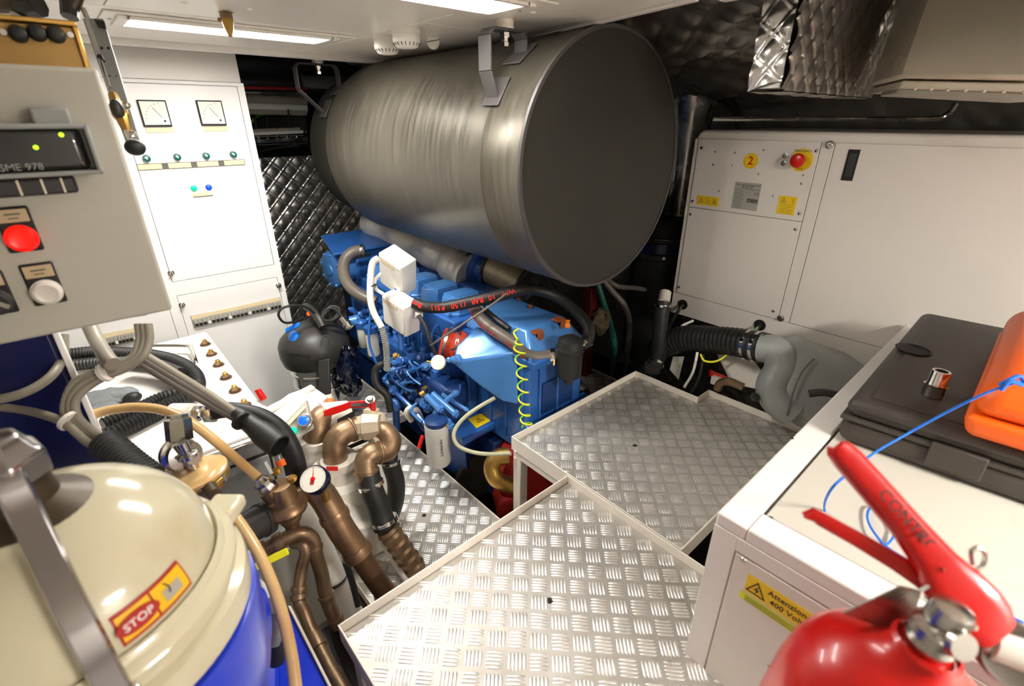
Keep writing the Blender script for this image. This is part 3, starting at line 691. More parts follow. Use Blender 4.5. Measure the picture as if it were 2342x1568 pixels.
# orange case
t = thing('orange_case', 'bright orange moulded plastic tool case lying on top of the black case', 'tool case', cs(.3, .35, .107))
OC = A(2180, 995, Z=ZC+.116)
def os_(a, b, z): return OC+ca*a+cb*b+Z_*z
def ob2(z0, z1, i0, i1, nm, bv, m_=ORANGE):
    return M().hexa([os_(i0, i0, z0), os_(i0, .4-i0, z0), os_(.62-i0, .4-i0, z0), os_(.62-i0, i0, z0)][::-1], [os_(i1, i1, z1), os_(i1, .4-i1, z1), os_(.62-i1, .4-i1, z1), os_(.62-i1, i1, z1)][::-1]).obj(nm, m_, t, bev=bv, seg=5)
ob2(0, .048, .014, 0, 'lower_shell', .016); ob2(.049, .125, 0, .018, 'lid', .034)
hd = thing('cable_tie_bundle', 'frayed black cable ties wedged between the black and orange cases', 'cable ties', cs(.4, .23, .107))
rr_ = random.Random(3)
for i in range(9):
    a_ = .22+.035*i; tb('cable_tie', [cs(a_, .232, .112), cs(a_+.03, .236, .125+.01*(i % 3)), cs(a_+.05+.02*rr_.random(), .245+.01*rr_.random(), .15+.03*rr_.random())], .0035, BLKP, hd, n=6)
# socket
c = A(2130, 905, Z=ZC+.116); t = thing('socket', 'chrome socket standing upright on the black tool case lid', 'socket', c)
M().lathe(c, unit((.05, 0, 1)), [(a_*1.55, b_*1.45) for a_, b_ in ((0, .0125), (.002, .0135), (.016, .0135), (.018, .0150), (.019, .0130), (.022, .0118), (.038, .0118), (.040, .0112), (.040, .0085), (.028, .008), (.028, .001))], 24, cap=False).obj('socket_body', CHROME, t)
# blue string
sp = PX([(2342, 870, .80), (2300, 882, .80), (2240, 905, .82), (2150, 950, .87), (2060, 1000, .9), (2000, 1035, .86), (1945, 1078, .80), (1900, 1120, .8)])+[A(1886, 1165, Z=ZC), A(1915, 1215, Z=ZC), A(2010, 1250, Z=ZC), A(2048, 1215, Z=ZC+.005), A(2035, 1170, Z=ZC+.008), A(1995, 1158, Z=ZC+.005), A(1984, 1185, Z=ZC+.003), A(2005, 1225, Z=ZC+.006), A(2045, 1262, Z=ZC), A(2200, 1350, Z=ZC), A(2342, 1425, Z=ZC)]
k_ = tag(tb('string', sp, .0022, STRING, n=6, sm=10), 'thin blue string running from the orange case to a loop behind the extinguisher', 'string')
tb('knot', PX([(2285, 880, .8), (2330, 860, .79), (2342, 880, .79), (2310, 872, .79), (2290, 892, .8)]), .0035, STRING, k_, n=6)

# ================================================================ FIRE EXTINGUISHER
axv = unit(V((-.05, -.08, -1)))
nk = A(2150, 1385, D=.47); ct = A(2010, 1500, D=.47)
down = (A(1985, 1600, D=.50)-nk).normalized()
down = unit(V((-.06, .08, -1)))
t = thing('fire_extinguisher', 'red fire extinguisher with long red squeeze levers in front of the white cabinet', 'fire extinguisher', ct+down*.4)
top = A(2030, 1435, D=.49)
ex_ax = unit(A(2150, 1420, D=.47)-A(1960, 1600, D=.50))
base = A(2150, 1400, D=.465)
prof = [(.0, .021), (-.008, .026), (-.018, .031), (-.026, .044), (-.036, .060), (-.05, .075), (-.068, .086), (-.09, .092), (-.12, .095), (-.42, .095), (-.45, .09), (-.46, .06)]
ua = unit(Z_+rgt*.10-V((fwd.x, fwd.y, 0))*.02)
base = A(2118, 1478, D=.455)
M().lathe(base, ua, [(a*1.0, b) for a, b in prof][::-1], 48).obj('cylinder', RED, t)
M().lathe(base, ua, [(-.004, .0245), (0, .028), (.004, .0245)], 32, cap=False).obj('neck_collar', RED, t)
vb = base+ua*.002
M().lathe(vb, ua, [(0, .017), (.006, .019), (.012, .016), (.016, .021), (.026, .021), (.030, .015), (.038, .017), (.052, .015), (.055, .008)], 24).obj('valve_body', STEEL, t)
sd = unit(A(2230, 1420, D=.46)-A(2130, 1400, D=.47))
M().lathe(vb+ua*.022, -fwd, [(0, .016), (.014, .015), (.018, .010), (.020, .013), (.026, .012)], 20).obj('pressure_port', STEEL, t)
def lever(pts, wd, th, nm, Dw=.45, m_=RED, bend=.0):
    """U-channel lever swept along px path, width per point"""
    mm = M(); P = [A(a, b, D=d) for a, b, d, _ in pts]; n = len(P)
    ws = [q[3] for q in pts]; cr = []
    for i in range(n):
        a = P[max(0, i-1)]; b = P[min(n-1, i+1)]; tn = (b-a).normalized(); sdv = tn.cross(-fwd).normalized(); nr = sdv.cross(tn).normalized()
        if nr.dot(-fwd) < 0: nr = -nr
        h = ws[i]; c_ = P[i]; ring = []
        for (u, v_) in ((-1, -.9), (-1, .15), (-.8, .5), (-.45, .62), (.45, .62), (.8, .5), (1, .15), (1, -.9), (.86, -.9), (.84, .0), (-.84, .0), (-.86, -.9)):
            ring.append(c_+sdv*u*h+nr*v_*th)
        cr.append(ring)
    k = 12; vs = [p for r_ in cr for p in r_]
    fs = [(j*k+i, j*k+(i+1) % k, (j+1)*k+(i+1) % k, (j+1)*k+i) for j in range(n-1) for i in range(k)]
    fs += [tuple(range(k-1, -1, -1)), tuple((n-1)*k+i for i in range(k))]
    mm.add(vs, fs); return mm.obj(nm, m_, t, sharp=50, bev=.0006)
lever([(1914, 1016, .50, .006), (1922, 1026, .50, .0115), (1942, 1048, .498, .0135), (1995, 1108, .49, .0140), (2080, 1205, .475, .0145), (2145, 1285, .46, .0185), (2185, 1340, .45, .0255), (2228, 1390, .445, .0275), (2262, 1425, .44, .0245), (2282, 1448, .44, .019)], 0, .010, 'carry_handle')
lever([(1838, 1180, .51, .0016), (1862, 1178, .508, .0065), (1880, 1188, .505, .0075), (1960, 1232, .495, .0078), (2050, 1285, .48, .0085), (2110, 1322, .47, .010), (2180, 1370, .46, .012), (2240, 1420, .455, .011)], 0, .007, 'squeeze_lever')
hc = A(2092, 1222, D=.474); hx = unit(A(2190, 1335, D=.462)-A(2005, 1130, D=.485)); hn = unit(-fwd-hx*(-fwd).dot(hx)); hy = hn.cross(hx)
text('CONTROL', .016, A(2085, 1200, D=.4665)-hn*0.000, hx, hy, INK, t, ex=.0002)
tb('safety_pin_ring', PX([(2225, 1290, .455), (2222, 1262, .455), (2238, 1252, .455), (2253, 1265, .455), (2250, 1290, .455), (2235, 1302, .455)])[:6], .0022, STEEL, t, n=8)
bolt('rivet', A(2225, 1432, D=.435), -fwd, .003, STEEL, t, washer=False); bolt('rivet', A(2155, 1302, D=.452), -fwd, .0022, REDD, t, washer=False)
M().prism([A(1925, 1402, D=.50), A(2060, 1340, D=.485), A(2110, 1350, D=.482), A(2085, 1430, D=.487), A(2040, 1445, D=.492)], fwd*.002).obj('bracket_blade', STEEL, t, bev=.0006)
tb('seal_wire', PX([(2105, 1350, .455), (2130, 1338, .453), (2150, 1348, .453), (2138, 1370, .455), (2115, 1365, .455)]), .0018, WCABLE, t, n=6)
# hose outlet, dark cup with glassy face and connector
M().cyl(A(2200, 1425, D=.46), A(2262, 1470, D=.45), .011, .012, 18).obj('outlet_nozzle', STEEL, t)
M().cyl(A(2250, 1455, D=.455), A(2330, 1480, D=.45), .019, .022, 24).obj('hose_coupling', WCABLE, t)
M().lathe(A(2320, 1500, D=.44), unit(-fwd+rgt*-.3), [(-.03, .026), (0, .028), (.004, .026), (.002, .022)], 28).obj('hose_cup', GCABLED, t)
# ================================================================ ENGINE
E = thing('diesel_engine', 'bright blue six cylinder marine diesel engine under the black silencer', 'engine', (1.25, 1.9, -.1))
def eb(nm, x0, x1, y0, y1, z0, z1, m_=None, bev=.008, p=None, **k): return bxo(nm, x0, x1, y0, y1, z0, z1, m_ or BLUE, p or E, bev=bev, **k)
eb('engine_block', 1.08, 1.44, 1.5, 2.62, .15, .56); eb('oil_pan', 1.10, 1.40, 1.35, 2.7, -.15, .16, BLUED)
eb('cylinder_head', 1.08, 1.40, 1.58, 2.52, .56, .665)
eb('intake_manifold', 1.36, 1.46, 1.6, 2.5, .6, .70, BLUED)
for k in range(5):
    y0 = 1.625+.168*k; x0, x1 = 1.105, 1.285
    mm = M(); pts = []
    def oct_(i, z):
        c = .035; return [(x0+i+c, y0+i, z), (x1-i-c*.4, y0+i, z), (x1-i, y0+i+c, z), (x1-i, y0+.130-i-c, z), (x1-i-c*.4, y0+.130-i, z), (x0+i+c, y0+.130-i, z), (x0+i, y0+.130-i-c, z), (x0+i, y0+i+c, z)]
    a, b, c_, d = oct_(-.006, .665), oct_(-.006, .678), oct_(.0, .678), oct_(.01, .745)
    vs = a+b+c_+d; fs = []
    for j in range(3):
        for i in range(8): fs.append((j*8+i, j*8+(i+1) % 8, (j+1)*8+(i+1) % 8, (j+1)*8+i))
    fs.append(tuple(24+i for i in range(8)))
    rc_ = mm.add(vs, fs).obj('rocker_cover', BLUEL, E, bev=.005, seg=3)
    for (xx, yy) in ((x0-.002, y0+.02), (x0-.002, y0+.112), (x1+.004, y0+.07)):
        hexb(M(), (xx, yy, .678), Z_, .008, .012).obj('cover_bolt', BLUEL, rc_)
    M().box(x0+.03, x1-.03, y0+.022, y0+.108, .744, .749).obj('cover_boss', BLUEL, rc_, bev=.003)
# header tank and its round flange
TZ = .80
eb('header_tank', 1.09, 1.42, 2.50, 2.78, .52, TZ, BLUE, bev=.012)
M().prism([(.96, 2.47, TZ+.001), (1.42, 2.47, TZ+.001), (1.40, 2.72, TZ+.05), (1.0, 2.72, TZ+.05)], Z_*.012).obj('tank_top_plate', BLUE, E, bev=.003)
eb('tank_slot', 1.06, 1.16, 2.465, 2.475, TZ-.035, TZ-.022, INK, bev=0)
c = A(757, 617, D=2.66); fa = unit((-1, -.12, 0))
M().lathe(c, fa, [(-.12, .085), (-.03, .088), (-.03, .102), (-.012, .102), (-.012, .098), (0, .098), (.004, .085), (.006, .08), (.006, .03), (.012, .028)], 40).obj('cooler_flange', BLUEL, E)
for k in range(8):
    a_ = k/8*6.283+.3; u_ = fa.cross(Z_).normalized(); p = c+(u_*math.cos(a_)+Z_*math.sin(a_))*.09+fa*.001; hexb(M(), p, fa, .007, .01).obj('flange_bolt', BLUEL, E)
# hose from tank to lower engine
tb('coolant_hose', PX([(830, 573, 2.52), (808, 576, 2.5), (789, 595, 2.48), (786, 625, 2.45), (800, 655, 2.42), (830, 678, 2.4), (860, 690, 2.4)]), .029, GCABLED, E, n=16)
clampband('hose_clamp', A(829, 573, D=2.52), rgt, .031, .012, STEEL, E)
# lagged exhaust, turbo, air filter
tb('lagged_exhaust', PX([(850, 500, 2.85), (900, 530, 2.8), (960, 560, 2.75), (1020, 590, 2.62), (1075, 625, 2.5)]), lambda t: .094+.007*math.sin(t*22), LAG, E, n=28, sm=8)
tb('lagging_cuff', PX([(1035, 598, 2.6), (1062, 617, 2.52), (1078, 628, 2.49)]), lambda t: .10+.008*math.sin(t*9), LAG, E, n=24)
ta = unit(A(1215, 655, D=2.35)-A(1130, 610, D=2.47))
tc_ = A(1100, 610, D=2.52)
M().lathe(tc_, ta, [(-.03, .07), (-.02, .10), (0, .108), (.02, .104), (.03, .085), (.06, .08), (.07, .09), (.08, .085)], 36).obj('turbocharger', BLUE, E)
M().lathe(tc_-ta*.045, ta, [(0, .095), (.012, .112), (.02, .095)], 36).obj('turbo_clamp', BLKCAP, E)
af = A(1130, 612, D=2.47)
def afp(nu, nv, L, r_):
    u = ta.orthogonal().normalized(); v_ = ta.cross(u)
    def fn(a, b):
        an = a*2*math.pi; h = .0012*(1 if (int(a*nu)+int(b*nv)) % 2 else -1)
        return af+ta*(b*L)+(u*math.cos(an)+v_*math.sin(an))*(r_+h)
    return M().grid(nu, nv, fn)
Lf = .22
afo = afp(110, 46, Lf, .088).obj('air_filter', MESHM, E, sharp=80)
M().lathe(af+ta*Lf, ta, [(-.006, .088), (-.006, .094), (.006, .094), (.008, .08), (.002, .07), (.002, .01)], 36).obj('filter_end_cap', BLACK, E)
M().lathe(af, ta, [(-.01, .09), (-.01, .095), (.004, .095), (.004, .088)], 36).obj('filter_rim', BLKCAP, E)
# front gearcase with moulded lid
eb('gear_case', 1.13, 1.44, 1.17, 1.62, .18, .60, BLUE); eb('lid_flange', 1.115, 1.455, 1.13, 1.625, .60, .63, BLUE, bev=.004)
def fr4(x0, x1, y0, y1, z): return [(x0, y0, z), (x1, y0, z), (x1, y1, z), (x0, y1, z)]
M().hexa(fr4(1.135, 1.44, 1.165, 1.605, .63), fr4(1.19, 1.40, 1.245, 1.565, .712)).obj('moulded_lid', BLUEL, E, bev=.014, seg=4)
for k in range(6):
    for xx in (1.124, 1.447): hexb(M(), (xx, 1.16+.088*k, .63), Z_, .007, .011).obj('lid_bolt', BLUEL, E)
for q in ((1186, 690), (1213, 708)):
    c = A(*q, Z=.70); M().lathe(c, Z_, [(0, .016), (.012, .015)], 16).obj('lid_boss', BLUEL, E); hexb(M(), c+Z_*.012, Z_, .010, .010).obj('rusty_bolt', RUST, E)
for k in range(4): eb('case_rib', 1.124, 1.134, 1.2+.1*k, 1.212+.1*k, .22, .58, BLUE, bev=.003)
for k in range(3): eb('case_rib', 1.18+.1*k, 1.192+.1*k, 1.160, 1.171, .22, .58, BLUE, bev=.003)
eb('case_window', 1.2, 1.38, 1.162, 1.171, .36, .5, BLUED, bev=.003)
eb('mount_ledge', 1.12, 1.5, 1.15, 1.2, .30, .335, BLUE, bev=.004)
for q in ((1225, 757, 1.885), (1277, 730, 1.96)):
    c = A(q[0], q[1], D=q[2]); bxo('rusty_bracket', c.x-.022, c.x+.022, c.y-.02, c.y+.02, c.z-.004, c.z+.004, RUST, E, bev=.002); bxo('rusty_bracket', c.x-.01, c.x+.02, c.y-.026, c.y-.02, c.z-.03, c.z, RUST, E, bev=.002)
# intercooler wedge with red silicone sleeve
fw = [(1034, 828, 1.92), (1184, 806, 1.86), (1184, 925, 1.93), (1150, 918, 1.95), (1132, 906, 1.95), (1095, 880, 1.94), (1058, 850, 1.93)]
tp = [(1034, 828, 1.92), (1045, 790, 1.94), (1092, 745, 1.99), (1184, 806, 1.86)]
F_ = PX(fw); Tp = PX(tp)
B = [p+fwd*.07+V((.03, .02, 0)) for p in F_]
mm = M(); n = len(F_)
mm.add(F_+B+[Tp[1], Tp[2]], [tuple(range(n-1, -1, -1)), tuple(range(n, 2*n))]+[(i, i+1, i+1+n, i+n) for i in range(1, n-1)]+[(n-1, 0, n, 2*n-1), (0, 1, 2*n+1, 2*n), (0, 2*n, n), (2*n, 2*n+1, n+1, n), (1, n+1, 2*n+1)])
mm.obj('intercooler', BLUEL, E, bev=.008, seg=4)
c1, c2 = A(1012, 785, D=2.12), A(1062, 797, D=2.12)
sx_ = unit(c2-c1)
M().lathe(c1, sx_, [(0, .062), (.0, .068), (.02, .076), (.045, .070), (.065, .082), (.10, .080)], 32).obj('silicone_sleeve', SIL, E)
for f_ in (.02, .068): clampband('hose_clamp', c1+sx_*f_, sx_, .078, .012, STEEL, E, side=Z_*1.0-fwd*.4)
M().lathe(A(1050, 822, D=1.87), unit(-fwd-rgt*1.2), [(0, .022), (.01, .022), (.012, .014), (.03, .014), (.032, .010), (.05, .011), (.055, .006)], 18).obj('sensor_port', BLUEL, E)
# lower deck, label, side walls
dk = M().prism([A(1022, 968, Z=.24), A(1058, 1006, Z=.24), A(1192, 935, Z=.24), A(1188, 880, Z=.24), A(1120, 880, Z=.24), A(1050, 920, Z=.24)], -Z_*.03)
dk.obj('mounting_deck', BLUE, E)
q0, q1, q2, q3 = A(1070, 958, Z=.2415), A(1113, 939, Z=.2415), A(1131, 957, Z=.2415), A(1090, 979, Z=.2415)
lb = M().prism([q0, q1, q2, q3], Z_*.0008).obj('warning_label', YEL, E)
xd_ = unit(q1-q0); yd_ = Z_.cross(xd_); warntri((q0+q1+q2+q3)/4-xd_*.012+Z_*.001, xd_, yd_, .038, lb)
decal('print_line', (q0+q1+q2+q3)/4+xd_*.03+Z_*.001, xd_, yd_, .02, .002, INK, lb, .0004)
M().prism([A(1030, 985, Z=.19), A(1062, 1008, Z=.19), A(1070, 1075, Z=.02), A(1040, 1085, Z=-.02), A(1000, 1060, Z=.0)], V((.25, .1, 0))).obj('bearer_plate', BLUED, E, bev=.004)
# injection pump group
eb('injection_pump', .965, 1.06, 1.62, 2.12, .30, .42, BLUED); eb('pump_gallery', .985, 1.05, 1.60, 2.14, .42, .455, BLUE, bev=.004)
eb('governor_housing', .95, 1.07, 1.48, 1.63, .25, .43, BLUED, bev=.02)
for k in range(6):
    y = 1.66+.083*k
    M().lathe((1.015, y, .455), Z_, [(0, .016), (.02, .015), (.022, .011), (.045, .010), (.05, .013), (.06, .012)], 12).obj('delivery_valve', BLUEL, E)
    tb('fuel_pipe', [(1.015, y, .51), (1.01, y, .56), (1.03, y+.02, .60), (1.07, 1.70+.155*k, .62), (1.10, 1.70+.155*k, .60)], .0045, BLUE, E, n=8)
    M().lathe((.965, y, .36), -X_, [(0, .013), (.012, .012), (.014, .008), (.02, .008)], 10).obj('pump_plug', BLUE if k % 2 else BRASS, E)
for k in range(7): eb('block_rib', 1.045, 1.062, 1.62+.15*k, 1.64+.15*k, .44, .56, BLUE, bev=.003)
rg = random.Random(11)
for k in range(150):      # bolts, unions and small fittings over the visible flank
    px, py = rg.uniform(880, 1075), rg.uniform(800, 960)
    if py < 790+(px-880)*.25 or py > 880+(px-880)*.75: continue
    D_ = 2.17+rg.uniform(-.05, .1); p = A(px, py, D=D_); r_ = rg.uniform(.007, .019)
    d_ = unit((-1+rg.uniform(-.5, .5), rg.uniform(-.9, .3), rg.uniform(0, 1.3)))
    m_ = rg.choice([BLUE, BLUEL, BLUEL, BLUE, BLUED, BRASS if rg.random() < .3 else BLUE])
    mm = M().lathe(p-d_*.05, d_, [(0, r_*.9), (.04, r_*.9), (.042, r_*1.4), (.052, r_*1.4), (.054, r_), (.062, r_*.95)], rg.choice([6, 10])); mm.obj('union_fitting', m_, E)
for k in range(14):
    px, py = rg.uniform(885, 1040), rg.uniform(815, 930)
    if py > 870+(px-880)*.7 or py < 800+(px-880)*.25: continue
    p = A(px, py, D=2.14); q = p+V((rg.uniform(-.05, .05), rg.uniform(-.13, .13), rg.uniform(-.07, .07)))
    tb('fuel_pipe', [p, p.lerp(q, .35)+Z_*.03-X_*.02, p.lerp(q, .7)+Z_*.02, q+X_*.04], .0042, rg.choice([BLUE, BLUEL, BLUE]), E, n=8)
tb('fuel_rail', PX([(903, 768, 2.3), (925, 800, 2.25), (960, 845, 2.2), (1000, 895, 2.14)]), .009, BLUE, E, sm=3)
tb('side_rail', PX([(896, 850, 2.25), (880, 866, 2.2), (884, 873, 2.2), (909, 901, 2.17), (942, 933, 2.13), (978, 978, 2.07)]), .011, BLUE, E, sm=4)
tb('side_rail', PX([(905, 908, 2.2), (938, 940, 2.16), (972, 985, 2.1)]), .008, BLUED, E, sm=2)
tb('side_rail', PX([(953, 922, 2.1), (940, 935, 2.08), (944, 945, 2.08), (965, 965, 2.06)]), .007, BLUEL, E)
tb('stay_bar', PX([(930, 855, 2.2), (918, 900, 2.17)]), .007, BLUE, E)
# plates near the wedge
M().prism([A(1030, 865, D=2.1), A(1055, 880, D=2.05), A(1050, 905, D=2.04), (A(1022, 895, D=2.08))], fwd*.04).obj('starter_bracket', BLUE, E, bev=.004)
M().cyl(A(1006, 831, D=2.02), A(1050, 850, D=2.12), .030, n=24).obj('solenoid', BLUED, E)
c = A(1004, 829, D=1.99); M().lathe(c, unit(-fwd-rgt*.25+upv*.2), [(0, .031), (.012, .031), (.014, .027)], 28).obj('sensor_cap', TRIMW, E)
tb('sensor_pin', [c-rgt*.02, c-rgt*.05+upv*.005], .005, BRASS, E, sm=0)
eb('vibration_damper', 1.18, 1.36, 1.60, 1.62, .25, .45, BLUED)
# fuel filter group
fc = A(1005, 1058, D=2.03); ft_ = A(1006, 945, D=1.98)
az = unit((ft_-fc)*.5+Z_)
Lc = (ft_-fc).length
M().lathe(fc, Z_, [(0, .034), (.004, .044), (.014, .049), (Lc*.86, .049), (Lc*.9, .047)], 36).obj('fuel_filter', FILT, E)
text('Lombardini', .018, fc+Z_*.09-fwd*.052+rgt*.022, Z_, -rgt, INKG, E, sx=1)
hd_ = fc+Z_*Lc*.9
M().lathe(hd_, Z_, [(0, .046), (.018, .046), (.024, .03)], 28).obj('filter_head', BLUED, E)
for (a, b, r_) in (((975, 905), (1005, 935), .014), ((988, 900), (1040, 945), .014), ((995, 940), (1030, 975), .015), ((1013, 950), (1025, 965), .012), ((1010, 925), (1040, 900), .011), ((1035, 915), (1065, 935), .007)):
    p, q = A(*a, D=1.99), A(*b, D=1.96); mm = M().cyl(p, q, r_, n=14); d_ = unit(q-p); mm.lathe(q-d_*.005, d_, [(0, r_*1.25), (.014, r_*1.25), (.016, r_*.8), (.022, r_*.8)], 6); mm.obj('banjo_union', BLUEL, E)
M().lathe(A(1018, 975, D=1.94), unit(-fwd), [(0, .013), (.008, .012), (.012, .007)], 6).obj('brass_plug', BRASS, E)
M().cyl(A(962, 903, D=2.02), A(972, 897, D=2.02), .013, n=8).obj('brass_plug', BRASS, E)
M().prism([A(1012, 897, D=2.02), A(1060, 930, D=2.0), A(1057, 937, D=2.0), A(1008, 905, D=2.02)], fwd*.01).obj('filter_bracket', BLUEL, E, bev=.002)
# left end pieces: pale filters, brackets, black loops
eb('rear_casing', 1.10, 1.4, 2.62, 2.78, .2, .52, BLUED)
for (px, py, L_, r_, D_) in ((834, 792, .10, .026, 2.45), (856, 812, .12, .030, 2.4)):
    c = A(px, py, D=D_); M().lathe(c, Z_, [(0, r_*.8), (.008, r_), (L_, r_), (L_+.005, r_*.9)], 28).obj('oil_filter', FILT, E)
    M().lathe(c+Z_*(L_+.005), Z_, [(0, r_*1.1), (.03, r_*1.1), (.04, r_*.6)], 24).obj('filter_head', BLUE, E)
for k in range(34):
    px, py = rg.uniform(800, 885), rg.uniform(705, 760); p = A(px, py, D=2.45+rg.uniform(-.05, .05)); d_ = unit((-1, rg.uniform(-1, 1), rg.uniform(-.3, 1))); r_ = rg.uniform(.007, .016)
    M().lathe(p-d_*.05, d_, [(0, r_), (.045, r_), (.047, r_*1.4), (.06, r_*1.3), (.07, r_*.7)], 8).obj('union_fitting', rg.choice([BLUE, BLUEL, BLUED]), E)
eb('rear_bracket', 1.02, 1.1, 2.1, 2.45, .42, .56, BLUED)
M().cyl(A(800, 735, D=2.45), A(832, 728, D=2.47), .026, n=20).obj('water_outlet', BLUEL, E)
tb('lift_strap', PX([(852, 690, 2.3), (845, 740, 2.3), (846, 790, 2.3), (870, 850, 2.3)]), .006, BLUE, E)
tb('loop_hose', PX([(905, 850, 2.2), (893, 838, 2.15), (872, 833, 2.12), (858, 850, 2.12), (862, 880, 2.12), (885, 905, 2.13), (893, 940, 2.15)]), .016, BLACK, E, n=12)
tb('loop_hose', PX([(940, 960, 2.2), (930, 945, 2.12), (938, 933, 2.1), (955, 940, 2.12), (965, 965, 2.2)]), .013, TRIMW, E, n=12)
M().ball(A(905, 925, D=2.2), .03, (1, 1, 1.2)).obj('lift_pump', BLUE, E)
tb('pump_outlet', PX([(905, 935, 2.2), (908, 985, 2.2)]), .016, BLUED, E)
tb('red_sleeve', PX([(967, 995, 2.1), (958, 1025, 2.08)]), .009, RED, E)
# turn of cables
def rope(nm, l, r_, m_, n=10, p=E): return tb(nm, PX(l), r_, m_, p, n=n)
rope('thin_cable', [(1160, 670, 1.88), (1120, 700, 1.87), (1060, 740, 1.87), (1005, 776, 1.9), (985, 790, 1.98)], .0042, GCABLED)
W1 = [(948, 693, 2.02), (975, 702, 2.0), (1020, 702, 1.95), (1080, 690, 1.93), (1130, 678, 1.92), (1180, 664, 1.93), (1225, 662, 1.98), (1275, 680, 2.0), (1315, 710, 1.98), (1345, 745, 1.93), (1345, 775, 1.9), (1328, 790, 1.88)]
W2 = [(1080, 690, 2.04), (1088, 712, 1.99), (1110, 740, 1.93), (1145, 765, 1.88), (1175, 785, 1.85), (1195, 805, 1.84), (1225, 817, 1.84), (1262, 812, 1.86)]
h1_ = rope('coolant_hose', W1, .0235, BLACK, 18); h2_ = rope('coolant_hose', W2, .0235, GCABLED, 18)
def pathtext(s, l, r_, size, parent, m_, up, step=.62, off=0.0, rev=False, at0=0.):
    P = catmull(PX(l), 24); 
    if rev: P.reverse()
    cum = [0]
    for i in range(len(P)-1): cum.append(cum[-1]+(P[i+1]-P[i]).length)
    o = None; obs = []
    for i, ch in enumerate(s):
        d = at0+i*size*step
        if ch == ' ' or d > cum[-1]: continue
        j = max(k for k in range(len(cum)) if cum[k] <= d); j = min(j, len(P)-2)
        tn = unit(P[j+1]-P[j]); cd = unit((V((0,0,H))-P[j])); nr = unit(cd-tn*cd.dot(tn)); yv = nr.cross(tn)
        nr2 = unit(nr+yv*off); yv2 = nr2.cross(tn)
        obs.append(text(ch, size, P[j]+nr2*(r_+.0004), tn, yv2, m_, parent, ex=.0003, bold=.02))
    # join letters into one mesh
    mm = M(); oo = ORG[parent.name]
    for ob in obs:
        mm.add([v.co+oo for v in ob.data.vertices], [tuple(p.vertices) for p in ob.data.polygons]); bpy.data.objects.remove(ob)
    return mm.obj('lettering', m_, parent)
pathtext('W/P 10 BAR (150 PSI) - 8mm', W1[:7], .0235, .028, h1_, INKR, None, step=.60, rev=True, at0=.12)
pathtext('10 BAR (150 PSI) - W/P 10', W2, .0235, .022, h2_, INKR, None, off=-.9, at0=.05)
clampband('hose_clamp', A(1262, 812, D=1.86), rgt, .026, .014, CHROME, E); M().lathe(A(1262, 812, D=1.86), unit(rgt+fwd*.2), [(0, .020), (.05, .02)], 16).obj('pipe_stub', STEEL, E)
clampband('hose_clamp', A(1330, 789, D=1.88), unit(rgt-upv), .026, .014, CHROME, E)
rope('thick_hose', [(1100, 700, 2.0), (1130, 726, 1.95), (1165, 752, 1.9)], .012, BLACK)
# black expansion canister with pale sticker
c = A(1300, 862, D=1.88)
M().lathe(c, Z_, [(-.03, .012), (0, .03), (.012, .048), (.11, .05), (.115, .054), (.128, .054), (.13, .05), (.16, .045), (.175, .02)], 32).obj('water_separator', BLACK, E)
pp = A(1303, 833, D=1.82); M().par(pp-rgt*.018-upv*.018, rgt*.04, upv*.034, -fwd*.002).obj('pale_sticker', LBLD, E)
M().lathe(A(1298, 748, D=1.86), Z_, [(0, .010), (.01, .011), (.02, .007), (.028, .009), (.03, .004)], 14).obj('orange_cap', ORCAP, E)
rope('drain_cock', [(1267, 815, 1.85), (1266, 835, 1.85)], .006, BRASS)
# clear hose, spiral earth cable, coiled
rope('clear_hose', [(1132, 909, 1.96), (1085, 937, 1.95), (1053, 964, 1.94), (1038, 992, 1.93), (1047, 1018, 1.92), (1080, 1033, 1.91), (1120, 1038, 1.88), (1168, 1036, 1.84)], .0082, CLEART, 12)
SP = PX([(1183, 775, 1.80), (1188, 800, 1.79), (1193, 850, 1.79), (1197, 900, 1.79), (1200, 945, 1.79), (1206, 978, 1.80)])
spp = catmull(SP, 60); spiral = []
for i, p in enumerate(spp):
    t_ = i/(len(spp)-1); a_ = t_*2*math.pi*8.5; r_ = .019*min(1, t_*5+.15); spiral.append(p+rgt*math.cos(a_)*r_+V((fwd.x, fwd.y, 0))*math.sin(a_)*r_)
spo = thing('coiled_earth_cable', 'yellow and green coiled earth cable hanging in front of the blue engine', 'cable', SP[-1])
for k in range(17):
    a_, b_ = int(len(spiral)*k/17), min(len(spiral), int(len(spiral)*(k+1)/17)+1)
    M().tube(spiral[a_:b_], .0034, 8, sm=0).obj('coil_segment', YWIRE if k % 2 else LIME, spo)
tb('coil_end', PX([(1186, 752, 1.82), (1175, 760, 1.81), (1183, 775, 1.80)]), .0034, YWIRE, spo, n=8)
tb('loose_cable_tail', PX([(1045, 795, 1.9), (1030, 800, 1.9)]), .004, BLACK, E)

